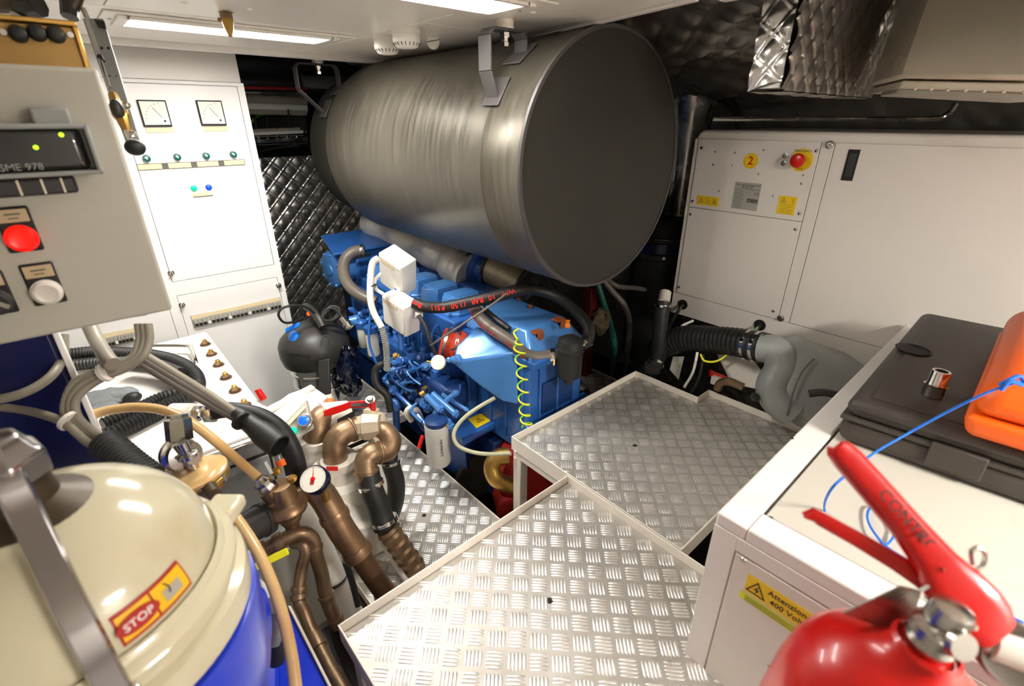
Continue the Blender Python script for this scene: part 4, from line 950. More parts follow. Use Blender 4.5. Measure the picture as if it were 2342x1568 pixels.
# white junction boxes on a post + conduit
def jbox(name, label, p0, pa, pb, pc, D0, lid=True):
    p, a, b, c = obox(p0, pa, pb, pc, D0)
    t = thing(name, label, 'junction box', p+c)
    ins = .003
    M().par(p, a, b, c).obj('box_shell', WPLAS, t, bev=.005, seg=3)
    na, nb, nc = unit(a), unit(b), unit(c)
    nf = unit(na.cross(nc)); nf = nf if nf.dot(-fwd) > 0 else -nf
    M().par(p+a*.04+c*.05+nf*.0004, a*.92, c*.90, nf*.0035).obj('lid', WPLAS, t, bev=.002)
    M().par(p+a*.30+c*.11+nf*.004, a*.6, c*.09, nf*.001).obj('label_window', LBL, t)
    M().par(p+a*.29+c*.10+nf*.0037, a*.62, c*.11, nf*.0006).obj('label_frame', INKG, t)
    for (u, v_) in ((.1, .1), (.9, .1), (.1, .9), (.9, .9)): M().lathe(p+a*u+c*v_+nf*.004, nf, [(0, .0035), (.001, .003)], 10).obj('lid_screw', PLATE, t)
    return p, a, b, c, t
jb1 = jbox('junction_box', 'upper white plastic junction box in front of the blue rocker covers', (917, 614), (865, 577), (953, 592), (919, 682), 2.0)
jb2 = jbox('junction_box', 'lower white plastic junction box with a cable gland on its right side', (925, 705), (873, 671), (960, 690), (928, 772), 2.0)
gl = A(950, 719, D=2.03); M().cyl(gl, gl+rgt*.028+fwd*.01, .015, n=14).obj('cable_gland', WPLAS, jb2[4]); 
t = thing('box_post', 'blue steel post holding the two white junction boxes to the engine', 'post', A(915, 800, D=2.1))
tb('post', PX([(905, 620, 2.12), (912, 720, 2.12), (918, 800, 2.12)]), .012, BLUE, t, sm=0)
tag(tb('cable', PX([(958, 722, 2.0), (972, 745, 1.98), (985, 785, 1.98), (1000, 815, 2.0)]), .0095, BLACK), 'short black cable from the lower junction box gland down beside the red sleeve', 'cable')
cd = tb('conduit', PX([(866, 590, 1.98), (853, 600, 1.98), (848, 630, 1.98), (847, 680, 1.98), (855, 715, 1.99), (873, 748, 2.0)]), .0135, WCABLE, n=14)
tag(cd, 'white conduit curving down the left side of the junction boxes', 'conduit')
tb('branch', PX([(872, 625, 2.0), (858, 640, 2.0), (860, 660, 2.0), (876, 672, 2.0)]), .0075, WCABLE, cd)
clampband('cable_tie', A(851, 651, D=1.985), Z_, .0185, .003, INK, cd, scr=False)
corr('ribbed_end', PX([(873, 748, 2.0), (880, 775, 2.02), (884, 800, 2.05), (886, 845, 2.1)]), .013, .009, GPLAST, cd, amp=.1)
# red gearbox casting and bronze elbow under the tray
t = thing('gear_housing', 'dull red cast gear housing half hidden under the rear step tray', 'gear housing', (1.2, 1.25, -.15))
c = A(1235, 1075, D=2.15)
M().lathe(c, unit((-.35, -1, .1)), [(-.12, .17), (-.02, .19), (0, .2), (.02, .19), (.03, .14), (.05, .12), (.05, .05)], 48).obj('bell_housing', REDD, t)
M().lathe(A(1165, 1160, D=2.12), unit((-.6, -1, 0)), [(-.1, .06), (.02, .06), (.03, .045)], 24).obj('side_boss', REDD, t)
for k in range(10):
    a_ = k*.628; u_ = V((1, -.35, 0)).normalized(); p = c+u_*math.cos(a_)*.165+Z_*math.sin(a_)*.165+unit((-.35, -1, .1))*.022; hexb(M(), p, (-.35, -1, .1), .008, .01).obj('housing_bolt', REDD, t)
tag(tb('bronze_elbow', PX([(1165, 1042, 1.95), (1140, 1045, 1.95), (1125, 1065, 1.95), (1132, 1092, 1.95), (1155, 1105, 1.97), (1185, 1110, 2.0)]), .034, BRASS, n=20), 'tarnished bronze pipe elbow in front of the red gear housing', 'pipe')
t = thing('v_belt_guard', 'dark oily pulley behind the clear hose under the blue engine deck', 'pulley', A(1090, 1100, D=2.2))
M().lathe(A(1095, 1085, D=2.25), unit((-.3, -1, 0)), [(-.05, .11), (-.03, .12), (-.02, .10), (-.01, .12), (.0, .10), (.01, .12), (.02, .11), (.03, .05)], 36).obj('pulley_wheel', BLKCAP, t)
# ================================================================ VACUUM CLEANER
c = A(720, 790, D=2.36)
t = thing('vacuum_cleaner', 'black headed wet vacuum cleaner with steel drum beside the white switchboard', 'vacuum cleaner', (c.x, c.y, 0))
M().lathe((c.x, c.y, c.z), Z_, [(-.075, .13), (-.07, .152), (-.03, .163), (.02, .163), (.05, .15), (.085, .115), (.11, .075), (.12, .02)], 48).obj('motor_head', BLKP, t, sharp=60)
M().lathe((c.x, c.y, c.z), Z_, [(-c.z+.02, .11), (-.42, .125), (-.2, .125), (-.195, .129), (-.185, .129), (-.18, .125), (-.13, .125), (-.125, .130), (-.115, .130), (-.11, .126), (-.075, .126)], 48).obj('steel_drum', CHROME, t)
tb('handle', [A(700, 700, D=2.33), A(712, 708, D=2.28), A(728, 728, D=2.25), A(738, 748, D=2.24)], .018, BLKP, t, n=10)
M().lathe(A(672, 770, D=2.24), unit(-fwd-rgt*.5+Z_*.4), [(-.01, .028), (.006, .028), (.01, .02)], 24).obj('dial_base', CYANP, t)
M().par(A(655, 762, D=2.215), unit(rgt+upv*.5)*.07, upv*.022, -fwd*.012).obj('dial_grip', CYANP, t, bev=.003)
M().lathe(A(707, 717, D=2.27), -fwd, [(0, .012), (.004, .011)], 12).obj('orange_button', ORANGE, t)
M().par(A(733, 905, D=2.21), rgt*.05+upv*.01, upv*.16-fwd*.01, -fwd*.018).obj('latch', BLKP, t, bev=.004)
M().par(A(662, 806, D=2.205), rgt*.09-upv*.01, -upv*.006, -fwd*.004).obj('vent_slot', INK, t)
tb('embossed_arch', PX([(735, 792, 2.195), (736, 775, 2.195), (743, 768, 2.2), (751, 775, 2.2), (754, 792, 2.2)]), .004, BLKP, t, n=6)
k_ = tb('cable_coil', PX([(735, 730, 2.26), (742, 712, 2.28), (760, 700, 2.3), (776, 706, 2.3), (775, 722, 2.28), (755, 733, 2.26), (738, 728, 2.26), (748, 712, 2.27), (765, 704, 2.29), (772, 718, 2.28), (750, 734, 2.26), (735, 726, 2.26), (750, 706, 2.27), (770, 710, 2.28), (790, 735, 2.25), (800, 750, 2.25)]), .0055, BLACK, t, n=8)
tb('power_cord', PX([(735, 735, 2.26), (722, 718, 2.25), (700, 702, 2.2), (672, 698, 2.15), (645, 705, 2.12), (637, 720, 2.12), (650, 737, 2.15), (675, 735, 2.2), (695, 725, 2.24)]), .0055, BLACK, t, n=8)
M().lathe(A(791, 738, D=2.25), unit(rgt-upv*1.2), [(-.03, .018), (0, .018), (.002, .024), (.012, .024), (.014, .018), (.03, .02)], 20).obj('hose_port', CHROME, t)
k_ = M().ball(A(800, 850, D=2.36), .07, (.8, .8, 1.9), 26, 18).obj('bin_bag', BAGM, sharp=12); 
tag(k_, 'crumpled dark blue plastic bag hanging between vacuum cleaner and engine', 'bag')
bag = k_.data; rb = random.Random(2)
for v in bag.vertices: v.co.x += .022*(rb.random()-.5); v.co.y += .022*(rb.random()-.5); v.co.z += .02*(rb.random()-.5)

# ================================================================ WHITE TANK with bolted flange, behind
XT, YT, ZT = .285, 1.43, .60
t = thing('holding_tank', 'white flat topped tank with a row of brown capped bolts along its edge', 'tank', (-.2, 1.9, -.1))
M().prism([(-1.0, YT, 0), (XT, YT, 0), (XT, 2.36, 0), (-1.0, 2.36, 0)], Z_*.56).obj('tank_body', GPLAST, t, bev=.004)
M().prism([(-1.0, YT-.02, .56), (XT+.005, YT-.02, .56), (XT+.015, 2.36, .56), (-1.0, 2.36, .56)], Z_*(ZT-.56)).obj('tank_lid', WHITE, t, bev=.006)
for q in [(470, 784), (484, 807), (500, 831), (517, 860), (538, 890), (560, 923), (595, 985)]:
    p = A(q[0], q[1]+4, Z=ZT); k_ = M(); hexb(k_, p+Z_*.002, Z_, .015, .011); k_ = k_.obj('bolt', BRONZE, t); M().lathe(p, Z_, [(0, .0205), (.003, .0205)], 16).obj('washer', COPPERD, k_); M().lathe(p+Z_*.012, Z_, [(0, .009), (.01, .008), (.012, .005)], 12).obj('stud', BRASS, k_)
tb('grab_handle', [A(322, 800, Z=ZT), A(318, 788, Z=ZT+.03), A(330, 790, Z=ZT+.035), A(425, 791, Z=ZT+.035), A(437, 797, Z=ZT+.035), A(448, 828, Z=ZT+.01), A(450, 832, Z=ZT)], .008, CHROME, t, n=12, sm=4)
for (x0, x1, z0, z1) in ((-.25, .02, .28, .5), (.04, .25, .28, .5), (-.25, .02, .02, .25), (.04, .25, .02, .25)):
    bxo('side_plate', x0, x1, YT-.008, YT, z0, z1, GPLAST, t, bev=.002); bxo('black_seal', x0-.008, x1+.008, YT-.004, YT, z0-.008, z1+.008, BLACK, t, bev=.001)
M().cyl((-.2, YT-.03, ZT-.02), (.22, YT-.03, ZT-.02), .014, n=12).obj('front_pipe', STEEL, t)
# hose coil on the tank
hz = ZT+.03
def ring(cx, cy, rx, ry, a0, a1, n=14, z=hz): return [V((cx+rx*math.cos(R_(a0+(a1-a0)*i/n)), cy+ry*math.sin(R_(a0+(a1-a0)*i/n)), z)) for i in range(n+1)]
t = thing('suction_hose', 'black ribbed vacuum hose coiled on the white tank top', 'hose', A(350, 850, Z=ZT))
L1_ = [A(150, 812, Z=hz+.02), A(210, 806, Z=hz+.02), A(280, 808, Z=hz+.02), A(340, 812, Z=hz+.02), A(400, 826, Z=hz+.02), A(440, 850, Z=hz+.02), A(452, 880, Z=hz+.01), A(430, 905, Z=hz), A(390, 925, Z=hz), A(340, 950, Z=hz), A(270, 985, Z=hz), A(225, 1002, Z=hz)]
corr('hose_turn', L1_, .023, .011, BLACK, t, amp=.10)
L2_ = [A(165, 835, Z=hz), A(230, 828, Z=hz), A(300, 826, Z=hz), A(370, 835, Z=hz), A(415, 860, Z=hz), A(428, 885, Z=hz-.005), A(405, 898, Z=hz), A(360, 915, Z=hz-.003), A(300, 945, Z=hz-.003), A(235, 972, Z=hz)]
corr('hose_turn', L2_, .021, .011, BLKP, t, amp=.10)
tb('hose_cuff', [A(300, 830, Z=hz+.03), A(360, 838, Z=hz+.03), A(412, 858, Z=hz+.03)], .027, BLKP, t)
# cloth glove
t = thing('work_glove', 'crumpled grey work glove with black cuff lying on the white tank', 'glove', A(255, 915, Z=ZT))
g_ = M().ball(A(225, 915, Z=ZT+.02), .06, (1.5, 1, .42), 20, 12); g_.ball(A(272, 905, Z=ZT+.02), .045, (1.2, .8, .5), 16, 10); g_.ball(A(215, 940, Z=ZT+.015), .045, (1.5, .6, .4), 16, 10)
g_ = g_.obj('glove_body', GREYCL, t)
for v in g_.data.vertices: v.co += V((rb.random()-.5, rb.random()-.5, rb.random()-.5))*.007
M().ball(A(303, 909, Z=ZT+.02), .026, (1, .8, .7)).obj('cuff', BLACK, t)

# ================================================================ NAVY MACHINE left
p = A(146, 785, Y=1.4)
t = thing('navy_unit', 'dark navy blue machine casing below the grey control box', 'machine', (-.3, 1.4, 0))
M().box(-.9, p.x-.012, 1.40, 1.425, .2, 1.12).obj('casing', NAVY, t, bev=.01)
bxo('white_edge_strip', p.x-.012, p.x, 1.395, 1.425, .2, 1.12, WHITE, t, bev=.003)
bxo('grey_shelf', -.9, p.x+.01, 1.15, 1.40, .46, .58, GREYBOX, t, bev=.006)
c = A(185, 1085, D=1.12); bxo('blue_foot', -.35, A(232, 1075, Y=1.0).x, .98, 1.05, c.z-.12, c.z+.02, RBLUE, t, bev=.006)

# ================================================================ GREY CONTROL BOX
YB = 1.1
q = A(400, 708, Y=YB); q2 = A(215, 155, Y=YB); x1 = q.x-.003; z0, z1 = q.z, q2.z
t = thing('control_box', 'grey steel control box with red and white push buttons at the left edge', 'control box', (-.15, YB+.1, z0))
bxo('enclosure', -.5, x1-.004, YB+.012, YB+.17, z0+.004, z1-.004, GREYBOX, t, bev=.006)
bxo('door', -.5, x1, YB, YB+.014, z0, z1, GREYBOX, t, bev=.006, seg=3)
def cp(px, py): return A(px, py, Y=YB)
def button(px, py, m_, r_=.0265, knob=False):
    c = cp(px, py); k_ = bxo('button_bezel', c.x-.036, c.x+.036, YB-.006, YB+.001, c.z-.036, c.z+.075, INK, t, bev=.004)
    bxo('legend_plate', c.x-.029, c.x+.029, YB-.0075, YB-.006, c.z+.036, c.z+.068, LBLD, k_, bev=.001)
    decal('print_line', (c.x, YB-.0078, c.z+.055), X_, Z_, .03, .004, INKG, k_); decal('print_line', (c.x, YB-.0078, c.z+.046), X_, Z_, .02, .003, INKG, k_)
    M().lathe((c.x, YB-.006, c.z), -Y_, [(0, r_+.006), (.006, r_+.005), (.007, r_), (.02, r_*.97), (.024, r_*.85), (.023, r_*.6)], 32).obj('push_button' if not knob else 'selector_switch', m_, t)
    return k_
S_ = .62
def button2(px, py, m_, knob=False):
    c = cp(px, py); s = S_; k_ = bxo('button_bezel', c.x-.034*s, c.x+.034*s, YB-.005, YB+.001, c.z-.036*s, c.z+.078*s, INK, t, bev=.003)
    bxo('legend_plate', c.x-.029*s, c.x+.029*s, YB-.0065, YB-.005, c.z+.040*s, c.z+.072*s, LBLD, k_, bev=.001)
    decal('print_line', (c.x, YB-.0068, c.z+.060*s), X_, Z_, .03*s, .004*s, INKG, k_, .0003); decal('print_line', (c.x, YB-.0068, c.z+.050*s), X_, Z_, .02*s, .003*s, INKG, k_, .0003)
    r_ = .0335*s
    M().lathe((c.x, YB-.005, c.z), -Y_, [(0, r_), (.006, r_), (.007, r_*.9), (.013, r_*.86), (.015, r_*.7), (.0135, r_*.5)], 32).obj('selector_switch' if knob else 'push_button', m_, t)
    if knob: M().par((c.x-.018*s, YB-.02, c.z+.012*s), (.036*s, 0, -.03*s), (.004, 0, .006), (0, .008, 0)).obj('selector_handle', STEEL, t)
button2(50, 543, REDLENS); button2(107, 665, WLENS); button2(-8, 688, BLKP, True)
# windowed controller
w0, w1 = cp(232, 392), cp(170, 282)
xw = w0.x; zw0, zw1 = w0.z, w1.z
bxo('controller_body', -.5, xw-.012, YB-.045, YB+.001, zw0+.004, zw1-.002, GLASSD, t, bev=.012, seg=4)
fr2 = M()
for (a, b, c_, d) in ((-.5, xw, zw0, zw0+.007), (-.5, xw, zw1-.007, zw1), (xw-.007, xw, zw0, zw1)): fr2.box(a, b, YB-.052, YB-.001, c_, d)
fr2.obj('window_frame', GPLAST, t, bev=.003)
bxo('hinge_clip', cp(70, 260).x, cp(155, 260).x, YB-.04, YB, zw1-.004, zw1+.022, GPLAST, t, bev=.003)
bxo('terminal_cover', -.5, cp(175, 420).x, YB-.03, YB, zw0-.028, zw0-.002, BLKP, t, bev=.005)
for px in (40, 95, 140): bxo('terminal_divider', cp(px, 420).x, cp(px, 420).x+.003, YB-.033, YB-.029, zw0-.026, zw0-.004, CREAM, t, bev=0)
for q in ((82, 337), (140, 308)):
    c = A(q[0], q[1], Y=YB-.046); M().lathe(c, -Y_, [(0, .0032), (.002, .003)], 10).obj('green_led', LEDG, t)
text('SME 978', .014, A(50, 383, Y=YB-.0462), X_, Z_, GPLAST, t)
M().lathe((x1-.05, YB+.05, z0+.004), -Z_, [(0, .032), (.008, .032), (.012, .024)], 6).obj('cable_gland', GREYBOX, t)

# cables out of the grey box
def cable(nm, l, r_, m_, label, cat='cable', n=12): return tag(tb(nm, PX(l), r_, m_, n=n), label, cat)
t = thing('cable_bundle', 'bundle of grey cables from the control box looping left then into a black sleeve', 'cables', A(250, 900, D=1.1))
for i, dx in enumerate((-9, 3, 14)):
    o_ = dx*.9
    tb('cable', PX([(325+dx, 740, 1.10), (328+dx, 775, 1.10), (315+dx, 812, 1.09), (280+dx*.6, 835+o_*.5, 1.08), (230+dx*.3, 855+o_*.7, 1.06), (180+dx*.8, 880+o_, 1.04), (158+dx, 920, 1.03), (165+dx*1.0, 955, 1.02), (215+dx*.3, 1000-o_*.7, 1.01), (262, 1030-o_, 1.0)]), .0085, GCABLE, t, n=12)
M().lathe(A(158, 962, D=1.015), unit(rgt-upv*.6), [(-.004, .022), (.004, .022)], 14).obj('cable_tie', TRIMW, t)
M().lathe(A(240, 851, D=1.06), unit(rgt+upv*.5), [(-.004, .021), (.004, .021)], 14).obj('cable_tie', TRIMW, t)
tb('side_cable', PX([(-20, 930, 1.05), (40, 935, 1.05), (100, 948, 1.03), (150, 968, 1.01), (200, 1010, 1.0), (250, 1035, .99)]), .009, GCABLE, t, n=12)
corr('black_sleeve', PX([(240, 1012, 1.0), (268, 1035, .99), (300, 1062, .98), (345, 1095, .97)]), .030, .009, BLACK, t, amp=.05)
cable('conduit_stub', [(205, 745, 1.12), (222, 780, 1.1), (245, 818, 1.06), (258, 832, 1.05)], .0155, GCABLE, 'short thick beige grey conduit stub hanging below the control box', 'conduit')
cable('cable', [(146, 765, 1.13), (145, 810, 1.12), (125, 850, 1.06), (90, 880, 1.03), (40, 903, 1.0), (-30, 918, .98)], .0095, GCABLE, 'single pale grey cable arching in front of the navy casing')
cable('cable', [(60, 790, 1.16), (80, 840, 1.15), (105, 890, 1.14), (140, 960, 1.12)], .007, BLACK, 'thin black cable crossing the navy casing')
t = thing('conduit_run', 'pair of dark grey conduits slanting from the cable loop to a black boot', 'conduit', A(450, 880, D=1.15))
for dy, m_ in ((0, GCABLE), (14, GCABLED), (27, GCABLED)):
    tb('conduit', PX([(322+dy*.0, 805+dy, 1.12), (400, 852+dy, 1.15), (470, 895+dy*.9, 1.18), (540, 942+dy*.6, 1.2)]), .0085, m_, t, n=12)
bo = A(555, 955, D=1.2); be = A(672, 1045, D=1.15); d_ = unit(be-bo)
M().lathe(bo, d_, [(-.03, .016), (0, .021), (.045, .024), (.075, .030), (.13, .030), (.132, .026), (.10, .024)], 24).obj('black_boot', BLACK, t)
M().lathe(A(552, 962, D=1.18), d_, [(-.004, .024), (.004, .024)], 14).obj('cable_tie', INK, t)
cable('black_hose', [(478, 943, 1.25), (515, 937, 1.25), (560, 941, 1.25), (605, 955, 1.26), (645, 985, 1.27), (672, 1030, 1.28), (685, 1080, 1.3), (690, 1120, 1.32)], .021, BLACK, 'thick black rubber hose arching from the clamp down to the pressure gauge', 'hose', 16)
c = A(465, 945, D=1.25); t = thing('hose_union', 'chrome union and clamp at the end of the arching black hose', 'fitting', c)
M().lathe(c, rgt, [(-.03, .012), (-.02, .021), (-.005, .021), (-.003, .016), (.01, .024), (.03, .024), (.032, .02)], 8).obj('hex_union', CHROME, t)
M().lathe(A(430, 948, D=1.27), rgt, [(-.04, .03), (.01, .03), (.014, .02), (.03, .016)], 20).obj('white_socket', CAST, t)
cable('amber_tube', [(212, 947, 1.18), (255, 937, 1.18), (310, 931, 1.18), (370, 937, 1.18), (430, 962, 1.18), (480, 998, 1.19), (530, 1040, 1.2), (590, 1092, 1.2)], .0115, AMBER, 'amber plastic tube arching over the white tank to the bronze valve', 'tube', 14)
cable('amber_tube', [(478, 1122, 1.02), (510, 1150, 1.0), (550, 1198, .98), (590, 1262, .95), (625, 1340, .92), (650, 1420, .9), (667, 1500, .88), (677, 1575, .86)], .0108, AMBER, 'amber plastic tube dropping from the gas regulator to the bottom edge', 'tube', 14)
# regulator
c = A(452, 1088, D=1.06); ra = unit(Z_-rgt*.12+fwd*.0)
t = thing('pressure_regulator', 'round brass pressure regulator with stained amber diaphragm rim near the dome', 'regulator', c-Z_*.03)
M().lathe(c, ra, [(-.034, .03), (-.03, .05), (-.016, .054), (-.012, .060), (-.004, .060), (0, .056), (.012, .052), (.016, .03)], 40).obj('lower_bowl', BRASS, t)
M().lathe(c, ra, [(.002, .056), (.004, .062), (.010, .062), (.012, .056), (.018, .050), (.022, .02)], 40).obj('diaphragm_rim', AMBER, t)
M().lathe(c+ra*.02, ra, [(0, .012), (.03, .011), (.032, .02), (.04, .02), (.044, .011), (.07, .012)], 20).obj('stem', STEEL, t)
M().lathe(A(418, 1040, D=1.06), unit(rgt*.9-fwd*.6), [(-.03, .034), (-.024, .038), (-.012, .038), (-.008, .026), (.004, .026), (.006, .034), (.016, .034), (.02, .016), (.05, .014)], 24).obj('valve_bonnet', STEEL, t)
hx_ = A(408, 975, D=1.07); M().lathe(hx_, unit(upv+rgt*-.1), [(-.03, .026), (.015, .026), (.02, .02), (.026, .02)], 6).obj('hex_cap', STEEL, t)
for k in range(8):
    a_ = k*.785; u_ = ra.orthogonal().normalized(); v_ = ra.cross(u_); M().lathe(c+(u_*math.cos(a_)+v_*math.sin(a_))*.056-ra*.012, ra, [(-.006, .005), (.014, .005)], 6).obj('rim_bolt', STEEL, t)
M().cyl(A(478, 1112, D=1.03), A(492, 1132, D=1.0), .014, n=14).obj('tube_nut', DKBR, t)

# ================================================================ BRONZE VALVE, GAUGE, PIPES
t = thing('bronze_valve', 'brown bronze reducing valve with bell and square nosed cap left of the gauge', 'valve', A(655, 1200, D=1.27))
a_, b_ = A(590, 1092, D=1.2), A(640, 1140, D=1.24); d_ = unit(b_-a_)
M().lathe(a_, d_, [(0, .012), (.01, .017), (.014, .021), (.022, .021), (.024, .018), (.032, .022), (.046, .022), (.048, .024), (.058, .025), (.07, .02)], 8).obj('hose_union', STEEL, t)
M().lathe(A(612, 1118, D=1.215), d_, [(0, .024), (.03, .026), (.034, .03), (.05, .026), (.10, .03)], 24).obj('inlet_body', COPPER, t)
cc = A(652, 1150, D=1.25); up2 = unit(Z_-rgt*.05)
M().lathe(cc, -up2, [(-.06, .028), (-.04, .034), (-.01, .036), (.0, .05), (.010, .054), (.022, .05), (.026, .03), (.06, .024), (.062, .020), (.085, .018)], 28).obj('bell_body', COPPER, t)
M().lathe(cc-up2*.085, -up2, [(0, .014), (.02, .013)], 4).obj('square_cap', COPPER, t)
M().cyl(cc+Z_*.01, A(700, 1118, D=1.3), .016, n=14).obj('side_neck', COPPER, t)
M().prism([A(604, 1058, D=1.2), A(608, 1054, D=1.2), A(624, 1082, D=1.22), A(618, 1084, D=1.22)], fwd*.003).obj('small_lever', WHITE, t)
for q in ((668, 1095), (632, 1078)): bolt('brass_bolt', A(*q, D=1.24), -fwd+upv, .009, BRASS, t)
M().ball(A(655, 1185, D=1.25)+fwd*.02, .03).obj('lower_body', COPPER, t)
# gauge
gc = A(716, 1095, D=1.22); ga = unit(-fwd+upv*.55-rgt*.1); gu = unit(upv-ga*upv.dot(ga)); gr = gu.cross(ga)
t = thing('pressure_gauge', 'round white pressure gauge with red needle hub and dark rim', 'gauge', gc-ga*.03)
M().lathe(gc, ga, [(-.026, .03), (-.024, .036), (-.002, .0365), (.002, .0345), (.002, .0335), (-.004, .0335)], 40).obj('case', BAGM, t)
M().lathe(gc, ga, [(-.004, .0335), (.0005, .0335)], 40).obj('dial', PAPER, t)
M().lathe(gc+ga*.0006, ga, [(0, .006), (.003, .005)], 16).obj('needle_hub', RED, t)
M().prism([gc+ga*.001-gr*.0012, gc+ga*.001+gr*.0012, gc+ga*.001+gu*.03-gr*.006+gr*.0004, gc+ga*.001+gu*.03-gr*.0064], ga*.0006).obj('needle', RED, t)
M().prism([gc+ga*.001-gr*.005-gu*.014, gc+ga*.001+gr*.005-gu*.014, gc+ga*.001+gr*.005-gu*.005, gc+ga*.001-gr*.005-gu*.005], ga*.0006).obj('dial_logo', REDD, t)
for k in range(28):
    a_ = R_(-135+k*10); u_ = gu*math.cos(a_)+gr*math.sin(a_); v_ = ga.cross(u_); p = gc+ga*.0006+u_*.028
    M().par(p-v_*.0003, u_*(.0035 if k % 3 == 0 else .002), v_*.0006, ga*.0003).obj('scale_mark', INKG, t)
tb('gauge_stem', [gc-ga*.025, gc-ga*.05-Z_*.01, gc-ga*.06-Z_*.05], .011, BRASS, t)
def pipe(nm, l, r_, m_, label, cols=(), n=20, cm=None):
    t = thing(nm, label, 'pipe', A(*l[len(l)//2][:2], D=l[len(l)//2][2]))
    P = PX(l); cr = catmull(P, 8); tb('pipe_run', P, r_, m_, t, n=n, sm=8)
    for f, w_, k in cols:
        i = min(len(cr)-2, int(f*(len(cr)-1))); d_ = unit(cr[i+1]-cr[i]); M().lathe(cr[i], d_, [(-w_, r_*.98), (-w_, r_*k), (-w_*.5, r_*(k+.02)), (w_*.5, r_*(k+.02)), (w_, r_*k), (w_, r_*.98)], n).obj('collar', cm or m_, t)
    return t
pipe('copper_pipe', [(700, 1110, 1.32), (728, 1122, 1.32), (752, 1155, 1.33), (778, 1205, 1.34), (802, 1240, 1.355), (822, 1268, 1.365)], .037, COPPER, 'wide copper brown pipe bend starting behind the pressure gauge', [(.5, .01, 1.08), (.95, .014, 1.1)], 28)
pipe('copper_pipe', [(815, 1258, 1.362), (850, 1310, 1.39), (885, 1360, 1.42)], .030, COPPERD, 'dark tarnished straight pipe below the wide copper bend, ending at the tray rim', [(.97, .003, 1.14)], 28, COPPER)
pipe('bronze_pipe', [(560, 1290, 1.22), (600, 1262, 1.24), (650, 1232, 1.26), (690, 1218, 1.28), (715, 1232, 1.3), (722, 1265, 1.31), (735, 1310, 1.33), (745, 1360, 1.35), (757, 1395, 1.36), (775, 1430, 1.38)], .0185, BRONZE, 'bronze pipe elbowing over the yellow lever and down beside the lagged pipe', [(.12, .014, 1.35), (.2, .01, 1.25), (.52, .006, 1.15), (.78, .005, 1.2), (.96, .012, 1.15)])
pipe('bronze_pipe', [(670, 1240, 1.3), (690, 1243, 1.29), (699, 1262, 1.29), (690, 1300, 1.29), (684, 1345, 1.28), (684, 1375, 1.27), (697, 1402, 1.25), (713, 1443, 1.22), (738, 1492, 1.18), (775, 1560, 1.12), (800, 1600, 1.1)], .0155, BRONZE, 'bronze pipe with double bend running down beside the blue board to the corner', [(.4, .006, 1.3), (.47, .006, 1.3), (.75, .02, 1.2), (.9, .03, 1.15)])
t = pipe('lagged_pipe', [(690, 1150, 1.42), (712, 1200, 1.43), (740, 1265, 1.45), (768, 1325, 1.47), (805, 1405, 1.5)], .034, CAST, 'pipe wrapped in white plaster lagging between the bronze pipe and copper pipe', [])
clampband('cable_tie', A(764, 1330, D=1.46), unit(A(805, 1405, D=1.5)-A(768, 1325, D=1.47)), .036, .003, INK, t, scr=False)
tag(tb('black_rod', PX([(790, 1285, 1.48), (805, 1330, 1.48), (820, 1385, 1.48)]), .010, BLACK), 'slim black pipe tied beside the white lagged pipe', 'pipe')
# yellow lever valve + black motor
t = thing('ball_valve', 'ball valve with a yellow lever grip behind the amber tube', 'valve', A(565, 1290, D=1.22))
M().lathe(A(530, 1305, D=1.22), unit(A(600, 1262, D=1.24)-A(530, 1305, D=1.22)), [(-.03, .02), (0, .024), (.03, .024), (.032, .03), (.05, .03), (.052, .022), (.08, .02)], 8).obj('valve_body', CAST, t)
p, q = A(584, 1296, D=1.16), A(660, 1258, D=1.19); d_ = unit(q-p); s_ = unit(fwd.cross(d_))
M().par(p-s_*.009, d_*(q-p).length, s_*.018, -fwd*.004).obj('lever_grip', YELL, t, bev=.004, seg=3)
tb('lever_stem', [p+d_*.01, p-d_*.03-upv*.01, p-d_*.05-upv*.0], .004, STEEL, t)
t = thing('pump_motor', 'black finned electric pump motor behind the dome rim', 'motor', A(560, 1210, D=1.2))
p, q = A(515, 1235, D=1.14), A(612, 1182, D=1.24); d_ = unit(q-p); Lm = (q-p).length
M().lathe(p, d_, [(0, .03), (.01, .042), (Lm*.3, .044), (Lm*.32, .040), (Lm*.8, .040), (Lm*.82, .044), (Lm, .042)], 30).obj('motor_casing', BLKP, t)
for k in range(8):
    a_ = R_(k*25-60); u_ = unit(-fwd-d_*(-fwd).dot(d_)); v_ = d_.cross(u_); o_ = u_*math.cos(a_)+v_*math.sin(a_)
    M().par(p+d_*Lm*.1+o_*.036, d_*Lm*.22, o_*.014, d_.cross(o_)*.002).obj('cooling_fin', BLKP, t)
bxo('terminal_block', *[v for q_ in [(A(510, 1250, D=1.13).x, A(510, 1250, D=1.13).x+.035)] for v in q_], A(510, 1250, D=1.13).y-.02, A(510, 1250, D=1.13).y+.015, A(510, 1250, D=1.13).z-.015, A(510, 1250, D=1.13).z+.012, GPLAST, t, bev=.002)
# back wall panels between pipes (grey locker)
t = thing('grey_locker', 'grey steel locker behind the bronze pipes below the tank', 'locker', (.1, 1.38, -.2))
bxo('locker_body', -.5, .30, 1.30, 1.40, -.2, .26, GPLAST, t, bev=.004)
for x0 in (-.2, .06): bxo('locker_door', x0, x0+.22, 1.29, 1.30, -.16, .23, GREYBOX, t, bev=.003)

